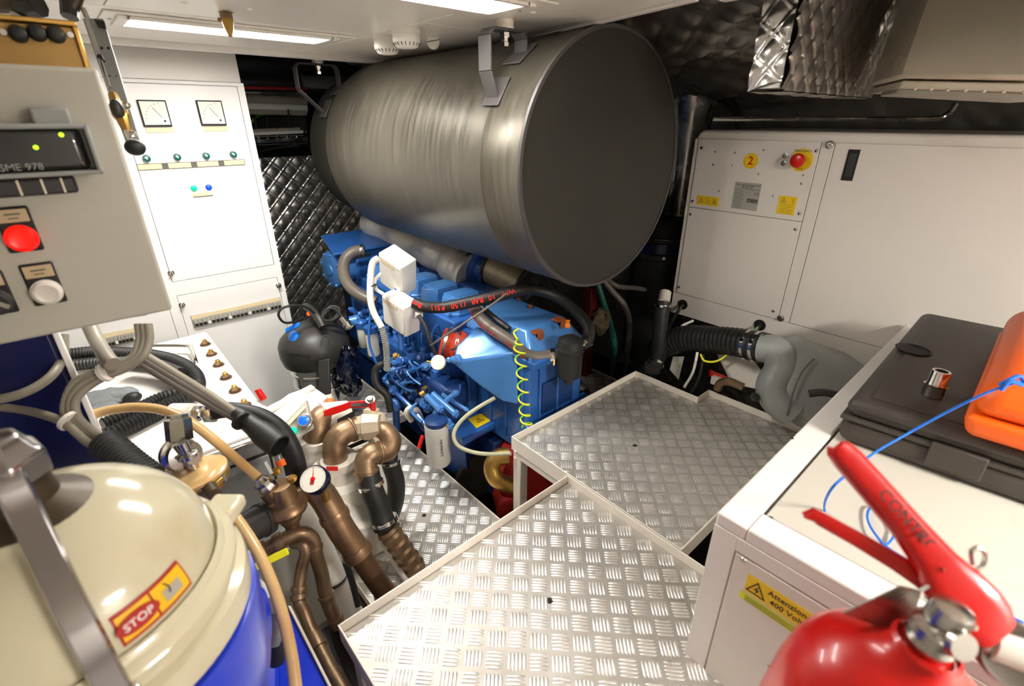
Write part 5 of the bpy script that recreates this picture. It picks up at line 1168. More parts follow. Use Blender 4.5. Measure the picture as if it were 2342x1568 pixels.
# ================================================================ WHITE PUMP UNIT
t = thing('toilet_pump', 'white cast pump unit with blue lit controller and cover left of the floor plate', 'pump', A(760, 1250, D=1.8))
def blk(nm, quad, ext, m_, bev=.006, p=None): return M().prism([A(a, b, D=d) for a, b, d in quad], ext).obj(nm, m_, p or t, bev=bev, seg=3)
blk('cover_box', [(598, 942, 1.66), (660, 903, 1.74), (712, 880, 1.84), (750, 905, 1.80), (712, 935, 1.68), (652, 968, 1.60)], -Z_*.09, WHITE)
blk('cover_ridge', [(604, 940, 1.655), (712, 884, 1.825), (722, 890, 1.81), (615, 948, 1.64)], Z_*.012, CAST, .004)
blk('control_face', [(652, 964, 1.595), (699, 915, 1.64), (714, 982, 1.60), (679, 1003, 1.575)], fwd*.02, GREYBOX, .003)
ct_ = (A(652, 964, D=1.595)+A(699, 915, D=1.64)+A(714, 982, D=1.60)+A(679, 1003, D=1.575))/4
fn = unit((A(699, 915, D=1.64)-A(652, 964, D=1.595)).cross(A(679, 1003, D=1.575)-A(652, 964, D=1.595))); fn = fn if fn.dot(-fwd) > 0 else -fn
cl = A(696, 963, D=1.59); k_ = M().lathe(cl, fn, [(-.01, .026), (.004, .026), (.006, .022), (.01, .021)], 28).obj('lamp_bezel', STEEL, t); M().lathe(cl, fn, [(.004, .017), (.012, .016), (.014, .010)], 24).obj('blue_lamp', BLUELED, t)
M().lathe(A(671, 985, D=1.575), fn, [(-.005, .012), (.006, .011)], 20).obj('green_lamp', GREENL, t)
e1 = unit(A(699, 915, D=1.64)-A(652, 964, D=1.595)); M().par(A(657, 968, D=1.588), e1*.075, unit(fn.cross(e1))*-.010, fn*.003).obj('label_strip', LBL, t)
# body
def vb_(px, py, D_, prof, nm, m_=CAST, n=32, ax=Z_): return M().lathe(A(px, py, D=D_), ax, prof, n).obj(nm, m_, t)
vb_(774, 1046, 1.66, [(-.30, .075), (-.24, .085), (-.16, .085), (-.10, .075), (-.08, .055), (-.03, .052), (-.028, .06), (.0, .06), (.004, .05)], 'discharge_collar')
vb_(723, 1010, 1.70, [(-.2, .07), (-.06, .068), (-.03, .055), (-.002, .055), (0, .06), (.022, .06), (.024, .045)], 'suction_collar')
M().par(A(752, 1076, D=1.575)-rgt*.008, rgt*.038, upv*.014, -fwd*.002).obj('red_sticker', RED, t)
q = A(800, 1170, D=1.78); 
mb = M(); mb.prism([A(745, 1140, D=1.60), A(840, 1215, D=1.66), A(905, 1125, D=1.84), A(870, 1060, D=1.9), A(770, 1030, D=1.84)], -Z_*.18)
mb.obj('pump_casing', CAST, t, bev=.02, seg=4)
blk('flange_step', [(700, 1075, 1.56), (775, 1215, 1.58), (848, 1205, 1.64), (905, 1125, 1.82), (880, 1050, 1.9), (760, 1020, 1.82)], -Z_*.03, CAST, .005)
blk('base_step', [(765, 1225, 1.63), (830, 1245, 1.68), (915, 1135, 1.9), (900, 1110, 1.92)], -Z_*.12, CAST, .006)
blk('mounting_arm', [(800, 1035, 1.68), (905, 985, 1.82), (912, 1000, 1.80), (812, 1052, 1.66)], -Z_*.03, CAST, .004)
for k in range(0): tb('cast_rib', PX([(742+8*k, 1010+22*k, 1.60), (768+8*k, 1000+22*k, 1.60), (800+6*k, 1006+24*k, 1.62)]), .004, CAST, t, n=6)
for q in ((578, 895), ): pass
M().ball(A(755, 918, D=1.78), .016, (1, 1, .7)).obj('orange_plug', ORANGE, t)
M().lathe(A(762, 950, D=1.75), unit(rgt+fwd), [(-.05, .05), (.05, .05), (.055, .04)], 28).obj('side_motor', CAST, t)
M().par(A(772, 958, D=1.66), rgt*.06+upv*.03, -upv*.02, -fwd*.004).obj('motor_plate', INK, t)
# red small tap
t2 = thing('drain_tap', 'small red handled tap on the white tank corner by the controller', 'tap', A(592, 935, D=1.6))
M().cyl(A(588, 925, D=1.62), A(612, 950, D=1.6), .017, n=16).obj('tap_body', CAST, t2)
M().prism([A(580, 893, D=1.6), A(590, 889, D=1.6), A(606, 912, D=1.6), A(595, 918, D=1.6)], fwd*.02).obj('red_handle', RED, t2, bev=.003)
t2 = thing('pump_tap', 'small orange red stub below the black boot', 'tap', A(642, 1055, D=1.4)); M().cyl(A(634, 1040, D=1.4), A(640, 1052, D=1.4), .010, n=12).obj('stub_body', STEEL, t2); M().cyl(A(639, 1052, D=1.4), A(645, 1066, D=1.4), .013, n=12).obj('stub_cap', ORANGE, t2)
# bronze elbows and red lever valve
t3 = pipe('bronze_elbow', [(727, 1012, 1.69), (726, 985, 1.69), (730, 962, 1.70), (742, 950, 1.72)], .043, BRONZE, 'bronze elbow rising from the pump collar behind the blue lamp', [], 24)
t3 = pipe('bronze_elbow', [(768, 1048, 1.65), (766, 1030, 1.64), (768, 1010, 1.64), (782, 992, 1.65), (802, 982, 1.67), (818, 976, 1.69)], .040, BRONZE, 'large bronze elbow from the front pump collar to the red lever valve', [(.8, .004, 1.1), (.9, .004, 1.1)], 28)
t3 = thing('lever_valve', 'cast grey tee valve with a long red lever handle on top', 'valve', A(845, 975, D=1.7))
M().lathe(A(812, 978, D=1.68), unit(rgt+upv*.1), [(0, .04), (.03, .044), (.034, .048), (.07, .046), (.09, .04)], 8).obj('inlet_hex', TEE, t3)
M().ball(A(852, 968, D=1.71), .052, (1, 1, .9), 20, 14).obj('valve_body', TEE, t3)
M().lathe(A(850, 955, D=1.71), unit(upv), [(0, .03), (.03, .028), (.034, .018), (.05, .016)], 16).obj('valve_neck', TEE, t3)
M().lathe(A(862, 985, D=1.70), unit(rgt*.7-upv+fwd*-.3), [(0, .042), (.02, .044), (.05, .044), (.055, .038)], 8).obj('outlet_hex', TEE, t3)
hp = [(742, 945, 1.60, .010), (760, 940, 1.60, .013), (790, 930, 1.61, .012), (800, 925, 1.61, .012), (845, 922, 1.63, .012), (850, 925, 1.63, .02), (860, 926, 1.64, .02)]
mm = M()
cr = []
for i, (a, b, d, wd) in enumerate(hp):
    p = A(a, b, D=d); cr.append([p-upv*wd, p+upv*wd, p+upv*wd-fwd*.008, p-upv*wd-fwd*.008])
vs = [p for r_ in cr for p in r_]; n_ = len(cr)
mm.add(vs, [(j*4+i, j*4+(i+1) % 4, (j+1)*4+(i+1) % 4, (j+1)*4+i) for j in range(n_-1) for i in range(4)]+[(3, 2, 1, 0), tuple((n_-1)*4+i for i in range(4))])
mm.obj('red_lever', RED, t3, bev=.003, seg=3)
M().par(A(803, 930, D=1.605), rgt*.055+upv*.002, upv*.012, -fwd*.002).obj('lever_label', STEEL, t3)
bolt('lever_nut', A(847, 914, D=1.62), unit(-fwd+upv), .011, STEEL, t3)
pipe('bronze_elbow', [(868, 985, 1.69), (886, 993, 1.68), (893, 1010, 1.67), (886, 1028, 1.66), (868, 1034, 1.65), (850, 1038, 1.63), (838, 1052, 1.62), (838, 1075, 1.61), (842, 1095, 1.61)], .037, BRONZE, 'S shaped pair of bronze elbows right of the red lever valve', [(.52, .004, 1.06), (.9, .006, 1.12)], 28)
h_ = pipe('rubber_hose', [(842, 1085, 1.61), (852, 1125, 1.61), (866, 1160, 1.62), (880, 1205, 1.63)], .038, BLACK, 'short thick black rubber hose joining bronze elbow to the ribbed bronze tail', [], 26)
for q, dd in (((848, 1108), None), ((881, 1190), None)): clampband('hose_clamp', A(*q, D=1.615), unit(A(880, 1205, D=1.63)-A(848, 1110, D=1.61)), .041, .014, CHROME, h_)
tl = thing('hose_tail', 'ribbed bronze hose tail running under the front tray edge', 'pipe', A(925, 1260, D=1.65))
a_, b_ = A(885, 1208, D=1.63), A(968, 1325, D=1.68); d_ = unit(b_-a_)
pr = [(0, .036), (.012, .042), (.02, .034)]; z_ = .025
for k in range(5): pr += [(z_, .036), (z_+.006, .040), (z_+.030, .034)]; z_ += .034
M().lathe(a_, d_, pr, 26).obj('ribbed_tail', BRONZE, tl)
pipe('rubber_hose', [(886, 1030, 1.73), (895, 1065, 1.75), (905, 1100, 1.77), (905, 1140, 1.8), (895, 1175, 1.84)], .032, BLACK, 'black rubber hose dropping behind the S shaped bronze elbows', [], 20)
clampband('hose_clamp', A(892, 1050, D=1.735), -Z_, .036, .012, CHROME, tl)
# dark frame under pipes
t = thing('bilge_frame', 'white edged steel frame rails in the dark bilge beside the floor plate', 'frame', (.3, 1.0, -.3))
M().prism([A(860, 1225, D=1.72), A(868, 1222, D=1.72), A(935, 1325, D=1.62), A(928, 1330, D=1.62)], V((0, 0, -.02))).obj('rail', TRIMW, t)
tb('cross_bar', PX([(855, 1275, 1.7), (890, 1258, 1.72)]), .008, STEEL, t, sm=0)
tag(bxo('timber_bearer', .32, .40, .9, 1.9, -.3, -.06, WOODB), 'dark timber bearer under the floor plate edge', 'timber')
# ================================================================ DOME SEPARATOR
dx, dy, dz = -.123, .638, .95
t = thing('centrifugal_separator', 'cream domed oil separator with chrome strap and stop sticker in the near left corner', 'separator', (dx, dy, .2))
dc = V((dx, dy, dz))
M().lathe(dc, Z_, [(.0, .148), (.012, .150)]+[(.012+.118*math.sin(R_(a)), .150*math.cos(R_(a))**.85) for a in range(6, 88, 6)]+[(.131, .02)], 72).obj('dome_cover', DOME, t, sharp=60)
M().lathe(dc, Z_, [(-.03, .165), (-.012, .170), (-.006, .170), (.0, .166), (.004, .160), (.010, .158), (.014, .154), (.008, .150)], 72, cap=False).obj('rim_ring', DOME, t, sharp=30)
M().lathe(dc, Z_, [(-.075, .165), (-.07, .176), (-.05, .178), (-.034, .176), (-.03, .168), (-.028, .16)], 72, cap=False).obj('lower_rim', DOME, t, sharp=30)
M().lathe(dc, Z_, [(-.75, .15), (-.3, .15), (-.22, .172), (-.10, .182), (-.076, .180), (-.074, .17)], 64).obj('blue_bowl', RBLUE, t)
# ear with screw at right
ea = A(492, 1180, Z=.945); M().par(ea-rgt*.025-V((0, 0, .02)), rgt*.045, V((fwd.x, fwd.y, 0))*.05, Z_*.022).obj('rim_lug', DOME, t, bev=.006, seg=3)
M().lathe(A(452, 1181, Z=.972), Z_, [(-.01, .008), (.004, .008), (.006, .005)], 16).obj('rim_screw', STEEL, t)
# crown clamp
kc = dc+Z_*.118
M().lathe(kc, Z_, [(-.004, .062), (.004, .060), (.012, .046), (.02, .032), (.05, .028), (.052, .03)], 40).obj('crown_collar', DKBR, t)
M().lathe(kc+Z_*.045, Z_, [(0, .036), (.028, .037), (.034, .030), (.05, .022), (.052, .01)], 6).obj('crown_nut', STRAPM, t, bev=.003)
# strap over the dome: follows the profile toward the camera side
sa = unit(A(215, 1480, Z=.97)-dc); sa = unit(V((sa.x, sa.y, 0))); sl = V((-sa.y, sa.x, 0))
path = [dc+sa*.0+Z_*.185, dc+sa*.03+Z_*.182, dc+sa*.045+Z_*.150]+[dc+sa*(.158*math.cos(R_(a))**.85+.003)+Z_*(.016+.122*math.sin(R_(a))) for a in (62, 50, 38, 26, 14, 4)]+[dc+sa*.168+Z_*-.005, dc+sa*.180+Z_*-.05, dc+sa*.182+Z_*-.12]
cp_ = catmull(path, 4); mm = M(); cr = []
for i, p in enumerate(cp_):
    tn = unit(cp_[min(i+1, len(cp_)-1)]-cp_[max(i-1, 0)]); nn = unit(sl.cross(tn)); nn = nn if nn.dot(sa+Z_) > 0 else -nn; h = .0135
    cr.append([p-sl*h, p-sl*h*.8+nn*.006, p+sl*h*.8+nn*.006, p+sl*h])
vs = [p for r_ in cr for p in r_]; n_ = len(cr)
mm.add(vs, [(j*4+i, j*4+(i+1) % 4, (j+1)*4+(i+1) % 4, (j+1)*4+i) for j in range(n_-1) for i in range(4)]+[(3, 2, 1, 0), tuple((n_-1)*4+i for i in range(4))])
mm.obj('chrome_strap', STRAPM, t, bev=.001)
for q in (dc+sa*.172+Z_*-.02, ): M().par(q-sl*.018-Z_*.02, sl*.036, Z_*.035, sa*.012).obj('strap_shoe', CHROME, t, bev=.003)
# sticker on dome: curved patch
def dm(an, f, off=.0012):   # azimuth, height fraction
    a = R_(f); rr = .150*math.cos(a)**.85+off; return dc+V((math.cos(an)*rr, math.sin(an)*rr, .012+.118*math.sin(a)+off*.5))
def az_of(px, py):
    best = None
    for i in range(-180, 180, 1):
        for f in range(0, 80, 2):
            p = dm(R_(i), f); v = p-V((0, 0, H)); d = v.dot(fwd)
            if (p-dc-Z_*.03).dot(v) > 0: continue
            e = (CX+FPX*v.dot(rgt)/d-px)**2+(CY-FPX*v.dot(upv)/d-py)**2
            if best is None or e < best[0]: best = (e, i, f)
    return best[1], best[2]
a0, f0 = az_of(262, 1440); a1, f1 = az_of(425, 1310); print('sticker', a0, f0, a1, f1)
def patch(nm, u0, u1, v0, v1, m_, off, par):
    fm = (f0+f1)/2; lo, hi = fm-9, fm+9
    def fn(a, b): return dm(R_(a0+(a1-a0)*(u0+(u1-u0)*a)), lo+(hi-lo)*(v0+(v1-v0)*b), off)
    return M().grid(max(2, int(24*(u1-u0))), 3, fn).obj(nm, m_, par, sharp=80)
sk = patch('stop_sticker', 0, 1, 0, 1, REDD, .0010, t)
YO = mat('orange_yellow_label', (240, 190, 30), .4, var=.03)
patch('sticker_field', .03, .455, .1, .9, YO, .0016, sk); patch('sticker_field', .485, .97, .1, .9, YO, .0016, sk)
patch('sticker_picture', .6, .86, .25, .62, PLATE, .0022, sk)
def dfr(u, v, off):
    fm = (f0+f1)/2; an = R_(a0+(a1-a0)*u); ff = fm-9+18*v
    p = dm(an, ff, off); e = .01; tu = unit(dm(an+e*(1 if a1 > a0 else -1), ff, off)-p); tv = unit(dm(an, ff+.5, off)-p); return p, tu, tv
p, tu, tv = dfr(.245, .5, .0024); nv = tu.cross(tv); nv = nv if nv.dot(p-dc) > 0 else -nv
ov = M(); ring_ = [p+tu*.021*math.cos(k*.2618)+tv*.0105*math.sin(k*.2618) for k in range(24)]; ov.prism(ring_, nv*.0006); ov.obj('stop_oval', REDD, sk)
xr_ = tu if unit(tu).dot(rgt) > 0 else -tu; yr_ = nv.cross(xr_)
text('STOP', .012, p+nv*.0012, xr_, yr_, INKW, sk, bold=.01)
tb('picture_mark', [dfr(.66, .82, .003)[0], dfr(.70, .62, .003)[0], dfr(.68, .45, .003)[0]], .0007, INK, sk, n=6)
# blue board with cream edge, flange arm and grey plug connector
t2 = thing('blue_board', 'royal blue base plate with cream edge at the bottom left', 'base plate', A(640, 1560, D=1.0))
e0, e1_ = A(660, 1392, D=1.13), A(775, 1620, D=.98)
left = V((-.35, .02, -.05))
M().prism([e0, e1_, e1_+left, e0+left], V((0, 0, -.02))).obj('board', RBLUE, t2, bev=.002)
dd = unit(e1_-e0); M().prism([e0, e1_, e1_+rgt*.007, e0+rgt*.007], Z_*.012-V((0, 0, .0))).obj('cream_edge', CREAM, t2, bev=.001)
M().prism([A(470, 1560, D=.98), A(540, 1440, D=1.05), A(640, 1430, D=1.1), A(640, 1600, D=.98)], V((0, 0, -.3))).obj('plinth', RBLUE, t2, bev=.01)
t3 = thing('lifting_bracket', 'curved royal blue lifting arm with a small bolt beside the separator', 'bracket', A(580, 1440, D=.9))
ar = [(536, 1346, .86, .030), (568, 1360, .87, .028), (592, 1400, .88, .016), (600, 1450, .88, .012), (592, 1510, .87, .014), (565, 1600, .85, .02)]
mm = M(); cr = []
for i, (a, b, d, wd) in enumerate(ar):
    p = A(a, b, D=d); cr.append([p-rgt*wd, p+rgt*wd*.7, p+rgt*wd*.7+fwd*.02, p-rgt*wd+fwd*.02])
cr2 = [catmull([c_[k] for c_ in cr], 5) for k in range(4)]; n_ = len(cr2[0]); vs = [cr2[k][j] for j in range(n_) for k in range(4)]
mm.add(vs, [(j*4+i, j*4+(i+1) % 4, (j+1)*4+(i+1) % 4, (j+1)*4+i) for j in range(n_-1) for i in range(4)]+[(3, 2, 1, 0), tuple((n_-1)*4+i for i in range(4))]); mm.obj('arm', RBLUE, t3, bev=.002)
M().lathe(A(563, 1355, D=.855), unit(-fwd+Z_*.5), [(0, .005), (.002, .005), (.003, .003)], 16).obj('arm_bolt', STEEL, t3)
t4 = thing('cable_plug', 'grey angled cable plug with black gland on the blue base plate', 'plug', A(625, 1470, D=.95))
tb('cable', PX([(530, 1308, .95), (565, 1318, .96), (598, 1342, .96), (622, 1378, .95)]), .0085, LCABLE, t4, n=12)
M().cyl(A(620, 1362, D=.95), A(632, 1395, D=.945), .018, n=12).obj('plug_nut', LCABLE, t4)
M().cyl(A(632, 1392, D=.945), A(622, 1450, D=.94), .019, .021, 16).obj('plug_body', GPLAST, t4); M().cyl(A(605, 1462, D=.93), A(640, 1455, D=.95), .018, n=4).obj('plug_elbow', GPLAST, t4, bev=.003)
M().cyl(A(628, 1462, D=.95), A(632, 1510, D=.97), .016, n=14).obj('plug_gland', BLACK, t4)
tag(tb('pipe', PX([(790, 1568, 1.3), (760, 1500, 1.35), (740, 1440, 1.4)]), .012, BLACK), 'thin black pipe in the dark gap left of the front tray', 'pipe')

# ================================================================ TOP LEFT: brass box, bracket, lever valve
YT2 = 1.25
t = thing('brass_box', 'tarnished brass switch box with three black knobs at the top left', 'switch box', A(80, 150, Y=YT2))
a, b = A(-60, 150, Y=YT2), A(205, 150, Y=YT2); c = A(180, 62, Y=YT2)
bxo('plate', a.x, b.x-.004, YT2, YT2+.08, a.z-.0, c.z, BRASSB, t, bev=.003)
bxo('raised_edge', b.x-.008, b.x, YT2-.008, YT2+.08, a.z, c.z, BRASS, t, bev=.002); bxo('raised_edge', a.x, b.x, YT2-.008, YT2+.08, c.z, c.z+.008, BRASS, t, bev=.002)
for q in ((42, 78), (85, 76), (128, 80)):
    M().lathe(A(*q, Y=YT2), -Y_, [(0, .013), (.014, .0125), (.018, .010), (.020, .006)], 24).obj('black_knob', BLACK, t)
for q in ((8, 74), (161, 80)): M().lathe(A(*q, Y=YT2), -Y_, [(0, .006), (.004, .005)], 10).obj('screw', STEEL, t)
t = thing('black_pipework', 'dark blurred pipe fittings hanging from the ceiling in the top left corner', 'pipe fittings', A(60, 20, D=1.0))
for l, r_ in (([(-20, 10, 1.0), (40, 12, 1.0), (90, 10, 1.02)], .016), ([(30, 30, 1.0), (50, 42, 1.0), (58, 50, 1.0)], .007), ([(160, 30, 1.05), (172, 10, 1.05), (182, -20, 1.05)], .011), ([(190, 20, 1.05), (200, 42, 1.05)], .005)):
    tb('fitting', PX(l), r_, DKBR if r_ > .007 else STEEL, t, n=10)
M().lathe(A(70, 14, D=1.0), rgt, [(-.02, .02), (0, .024), (.02, .02)], 8).obj('pipe_nut', BLKP, t); M().lathe(A(160, 18, D=1.05), upv, [(-.02, .016), (.02, .018)], 8).obj('pipe_nut', BLKP, t)
t = thing('mounting_bracket', 'grey drilled metal bracket strip between control box and switchboard', 'bracket', A(270, 340, D=1.1))
M().prism([A(188, 42, D=1.16), A(235, 42, D=1.16), A(328, 352, D=1.10), A(296, 352, D=1.10)], fwd*.004).obj('strip', GPLAST, t, bev=.001)
M().prism([A(215, 44, D=1.155), A(238, 48, D=1.155), A(243, 66, D=1.15), A(224, 62, D=1.15)], fwd*.002).obj('slot', INK, t)
for q in ((233, 110), (248, 110), (252, 175), (267, 176), (286, 238), (231, 134)): M().lathe(A(*q, D=1.135 if q[1] < 200 else 1.115), -fwd, [(0, .0035), (.0015, .003)], 10).obj('hole', INK, t)
tb('push_rod', PX([(200, 48, 1.13), (225, 120, 1.12), (250, 200, 1.10)]), .004, STEEL, t, n=8, sm=0)
M().cyl(A(228, 128, D=1.118), A(234, 140, D=1.118), .006, n=10).obj('rod_nut', INK, t)
t = thing('lever_valve', 'small brass valve with a black ball knob lever beside the control box', 'valve', A(300, 330, D=1.08))
p, q = A(258, 215, D=1.09), A(292, 305, D=1.08); d_ = unit(q-p); Lv = (q-p).length
M().lathe(p, d_, [(0, .009), (Lv*.25, .012), (Lv*.3, .016), (Lv*.55, .017), (Lv*.6, .013), (Lv, .008)], 8).obj('valve_body', BRASS, t)
M().ball(A(268, 250, D=1.07), .013, (1, 1, 1.6)).obj('valve_cap', BLKP, t)
for q_ in ((288, 240), (303, 308)): bolt('valve_nut', A(*q_, D=1.07), rgt, .007, STEEL, t)
M().cyl(A(288, 300, D=1.07), A(303, 325, D=1.06), .0045, n=10).obj('lever_rod', CHROME, t)
M().ball(A(309, 337, D=1.055), .0185, (1.05, 1, .9), 24, 16).obj('ball_knob', INK, t)
# brass nozzle hanging before the fixture
t = thing('spray_nozzle', 'small brass spray nozzle hanging from the ceiling over the lit lamp', 'nozzle', A(525, 80, D=1.25))
ntop, nbot = A(510, 0, D=1.25), A(527, 82, D=1.25); d_ = unit(nbot-ntop); L_ = (nbot-ntop).length
M().lathe(ntop-d_*.05, d_, [(0, .014), (.05+L_*.1, .014), (.05+L_*.1, .019), (.05+L_*.32, .019), (.05+L_*.34, .012), (.05+L_*.4, .012), (.05+L_*.41, .015), (.05+L_*.6, .014)], 6).obj('nozzle_body', BRONZE, t)
M().lathe(ntop+d_*L_*.6, d_, [(0, .014), (L_*.2, .011), (L_*.4, .005)], 14).obj('nozzle_tip', BRASS, t)
M().lathe(ntop+d_*L_*.55+rgt*.0, unit(rgt), [(-.022, .005), (.0, .006)], 8).obj('side_stub', BRONZE, t)

# ================================================================ SMOKE DETECTORS
def detector(px, py, s, label):
    p = A(px, py, Z=CZ); t = thing('smoke_detector', label, 'smoke detector', p-Z_*.05*s, 'smoke detectors on the white ceiling')
    M().lathe(p, -Z_, [(0, .050*s), (.016*s, .050*s), (.017*s, .047*s), (.024*s, .047*s), (.03*s, .049*s), (.046*s, .046*s), (.056*s, .036*s), (.060*s, .02*s)], 40).obj('detector_body', WPLAS, t)
    for k in range(20):
        a_ = k/20*6.283; d_ = V((math.cos(a_), math.sin(a_), 0)); s2 = V((-d_.y, d_.x, 0)); q = p+d_*.040*s-Z_*.052*s
        M().par(q-s2*.0012-d_*.004, s2*.0024, d_*.012-Z_*-.008, -Z_*.003).obj('vent_slot', INKG, t)
detector(883, 84, .88, 'left of the two cream smoke detectors, slightly smaller and farther')
detector(928, 66, .88, 'right of the two cream smoke detectors, in front of the other')
p = A(991, 95, Z=CZ-.012); t = thing('blanking_disc', 'flat white round cap with a slit at the ceiling edge', 'cap', p); M().lathe(p, unit(-fwd+Z_*-.3), [(-.012, .022), (0, .022), (.002, .02)], 32).obj('round_cap', WPLAS, t)
tb('slit', [p-fwd*.003-rgt*.022+upv*-.003, p-fwd*.003+rgt*.022+upv*.005], .001, INK, t, sm=0)
# white pipes and box stand in for the bright reflection above the silencer
t = thing('deck_services', 'pale pipes and box, whitened to stand in for the bright reflection in the gap above the silencer', 'pipework', (1.5, 1.9, 1.8))
for i, (y, r_, m_) in enumerate(((2.1, .02, WCABLE), (1.95, .012, CHROME), (1.78, .025, WCABLE))): M().cyl((1.3, y, 1.80+.03*i), (1.9, y-.05, 1.80+.03*i), r_, n=14).obj('service_pipe', m_, t)
bxo('white_box', 1.42, 1.6, 1.6, 1.85, 1.76, 1.86, WHITE, t, bev=.004)

# ================================================================ BULKHEAD PIPES left of silencer
t = thing('bulkhead_pipes', 'stack of grey and black pipes and cables along the bulkhead behind the silencer', 'pipes', (1.2, 3.4, 1.3))
def bp_(px0, py0, px1, py1, r_, m_, nm='pipe', Y=3.35): tb(nm, [A(px0, py0, Y=Y), A((px0+px1)/2, (py0+py1)/2, Y=Y), A(px1, py1, Y=Y)], r_, m_, t, n=14, sm=3)
bp_(535, 145, 1000, 150, .075, BLACK); bp_(545, 186, 760, 192, .05, BLKP); bp_(690, 186, 820, 190, .038, GPLAST, Y=3.3)
bp_(560, 226, 700, 232, .026, GCABLE); bp_(565, 243, 700, 247, .028, LCABLE, Y=3.36); bp_(565, 254, 700, 258, .018, GCABLE)
bp_(550, 200, 700, 203, .008, REDD, Y=3.28); bp_(572, 300, 700, 295, .012, GCABLE, Y=3.32); bp_(572, 306, 700, 301, .010, LCABLE, Y=3.3)
tb('earth_cable', PX([(570, 285, 3.0), (590, 265, 3.0), (620, 260, 3.0), (690, 262, 3.0)]), .009, LIME, t, n=8)
for k in range(7): tb('black_cable', PX([(572, 290+4*k, 3.02), (600, 274+5*k, 3.0), (640, 270+5*k, 3.0), (700, 272+5*k, 3.0)]), .010, BLACK, t, n=8)
M().cyl(A(585, 322, Y=3.3), A(700, 318, Y=3.3), .026, n=16).obj('threaded_bar', STEEL, t)
for k in range(5): M().lathe(A(592+22*k, 312, Y=3.27), -Y_, [(0, .008), (.008, .006)], 8).obj('clip_bolt', CHROME, t)
for k in (578, 604, 655): tb('cable_tie', PX([(k, 225, 2.96), (k+4, 250, 2.94), (k+8, 300, 2.96)]), .005, INK, t, n=6)
bp_(545, 170, 700, 175, .03, FOIL, 'foil_wrap', 3.42); bp_(555, 211, 700, 213, .02, FOIL, 'foil_wrap', 3.4)
for k in range(9): tb('black_loop', PX([(590+6*k, 330, 3.0), (600+8*k, 345-2*k, 2.98), (620+8*k, 335, 2.98)]), .006, BLACK, t, n=6)

# ================================================================ TOP RIGHT: foil duct, cream box
q = A(1785, 207, X=1.45); X0, Y0, Z0 = 1.45, q.y, q.z
t = thing('foil_duct', 'hanging air duct wrapped in crinkled quilted silver foil at the top right', 'duct', (X0+.4, Y0+.1, Z0))
q2 = A(1715, 190, X=X0); yL = q2.y; q3 = A(1985, 236, Y=Y0); X1 = q3.x
zt_ = 2.0
quilt(0, X1-X0, 0, zt_-Z0, lambda u, v, h: V((X0+u, Y0-h-.018*(v/.5)*0, Z0+v)), FOILD, 'quilted_side', t, pitch=.058, depth=.014, res=.004, jit=.3, ridge=.9)
quilt(0, yL-Y0, 0, zt_-Z0, lambda u, v, h: V((X0-h, yL-u, Z0+v+.02*math.sin(u*20))), FOIL, 'crinkled_end', t, pitch=.055, depth=.012, res=.004, jit=.9)
bxo('duct_core', X0+.004, X1, Y0+.004, yL, Z0+.004, zt_, FOILD, t, bev=.003)
quilt(0, X1-X0, 0, yL-Y0, lambda u, v, h: V((X0+u, yL-v, Z0-h*.3)), FOIL, 'taped_underside', t, pitch=.09, depth=.012, res=.008)
t = thing('foil_flap', 'shiny foil covered beam between the duct and the cream box', 'insulation', A(2050, 80, D=1.8))
a, b = A(2000, 85, X=2.2), A(2110, 10, X=2.0)
quilt(0, .5, 0, .16, lambda u, v, h: A(2010, 82, X=2.15)+V((.0+h, -u, v-h)), FOIL, 'foil_face', t, pitch=.12, depth=.02, res=.008, jit=.8)
t = thing('foil_clump', 'crumpled foil lump taped over pipes above the end of the silencer', 'insulation', A(1480, 60, D=2.0))
for (px, py, D_, r_) in ((1440, 48, 2.1, .07), (1475, 62, 2.1, .06), (1500, 35, 2.15, .07), (1665, 50, 2.2, .03)):
    g = M().ball(A(px, py, D=D_), r_, (1.2, .8, .7 if r_ > .04 else 1.6), 22, 16).obj('foil_crumple', FOIL, t, sharp=10)
    rr_ = random.Random(px)
    for v in g.data.vertices: v.co += V((rr_.random()-.5, rr_.random()-.5, rr_.random()-.5))*r_*.35
M().ball(A(1640, 108, D=2.2), .03, (1.2, .6, 1)).obj('white_patch', CAST, t)
bc = obox((2062, 182), (2520, 208), (2123, 0), (2070, 214), 1.15)
t = thing('cream_cabinet', 'cream painted wall unit hanging in the top right corner', 'wall unit', A(2200, 215, D=1.3))
P1, P2, P3, P4 = A(2060, 178, D=1.25), A(2420, 184, D=1.0), A(2420, -80, D=1.0), A(2150, -80, D=1.25)
dp = unit(V((fwd.x, fwd.y, 0))*.9+rgt*.35)*.35
M().prism([P1, P2, P3, P4], dp).obj('unit_body', CREAM, t, bev=.01, seg=3)
P5, P6 = A(2064, 184, D=1.26), A(2420, 191, D=1.01)
M().prism([P5, P6, P6-Z_*.018, P5-Z_*.018], dp).obj('bottom_flange', CREAM, t, bev=.004)
M().prism([P5-Z_*.018+dp*.06, P6-Z_*.018+dp*.04, P6-Z_*.032+dp*.04, P5-Z_*.03+dp*.1], dp*.5).obj('lower_channel', GREYBOX, t, bev=.003)
for k in range(7): M().ball(P5.lerp(P6, .12+.12*k)-Z_*.018, .004, (1, 1, 1), 8, 6).obj('sealant_blob', CREAM, t)

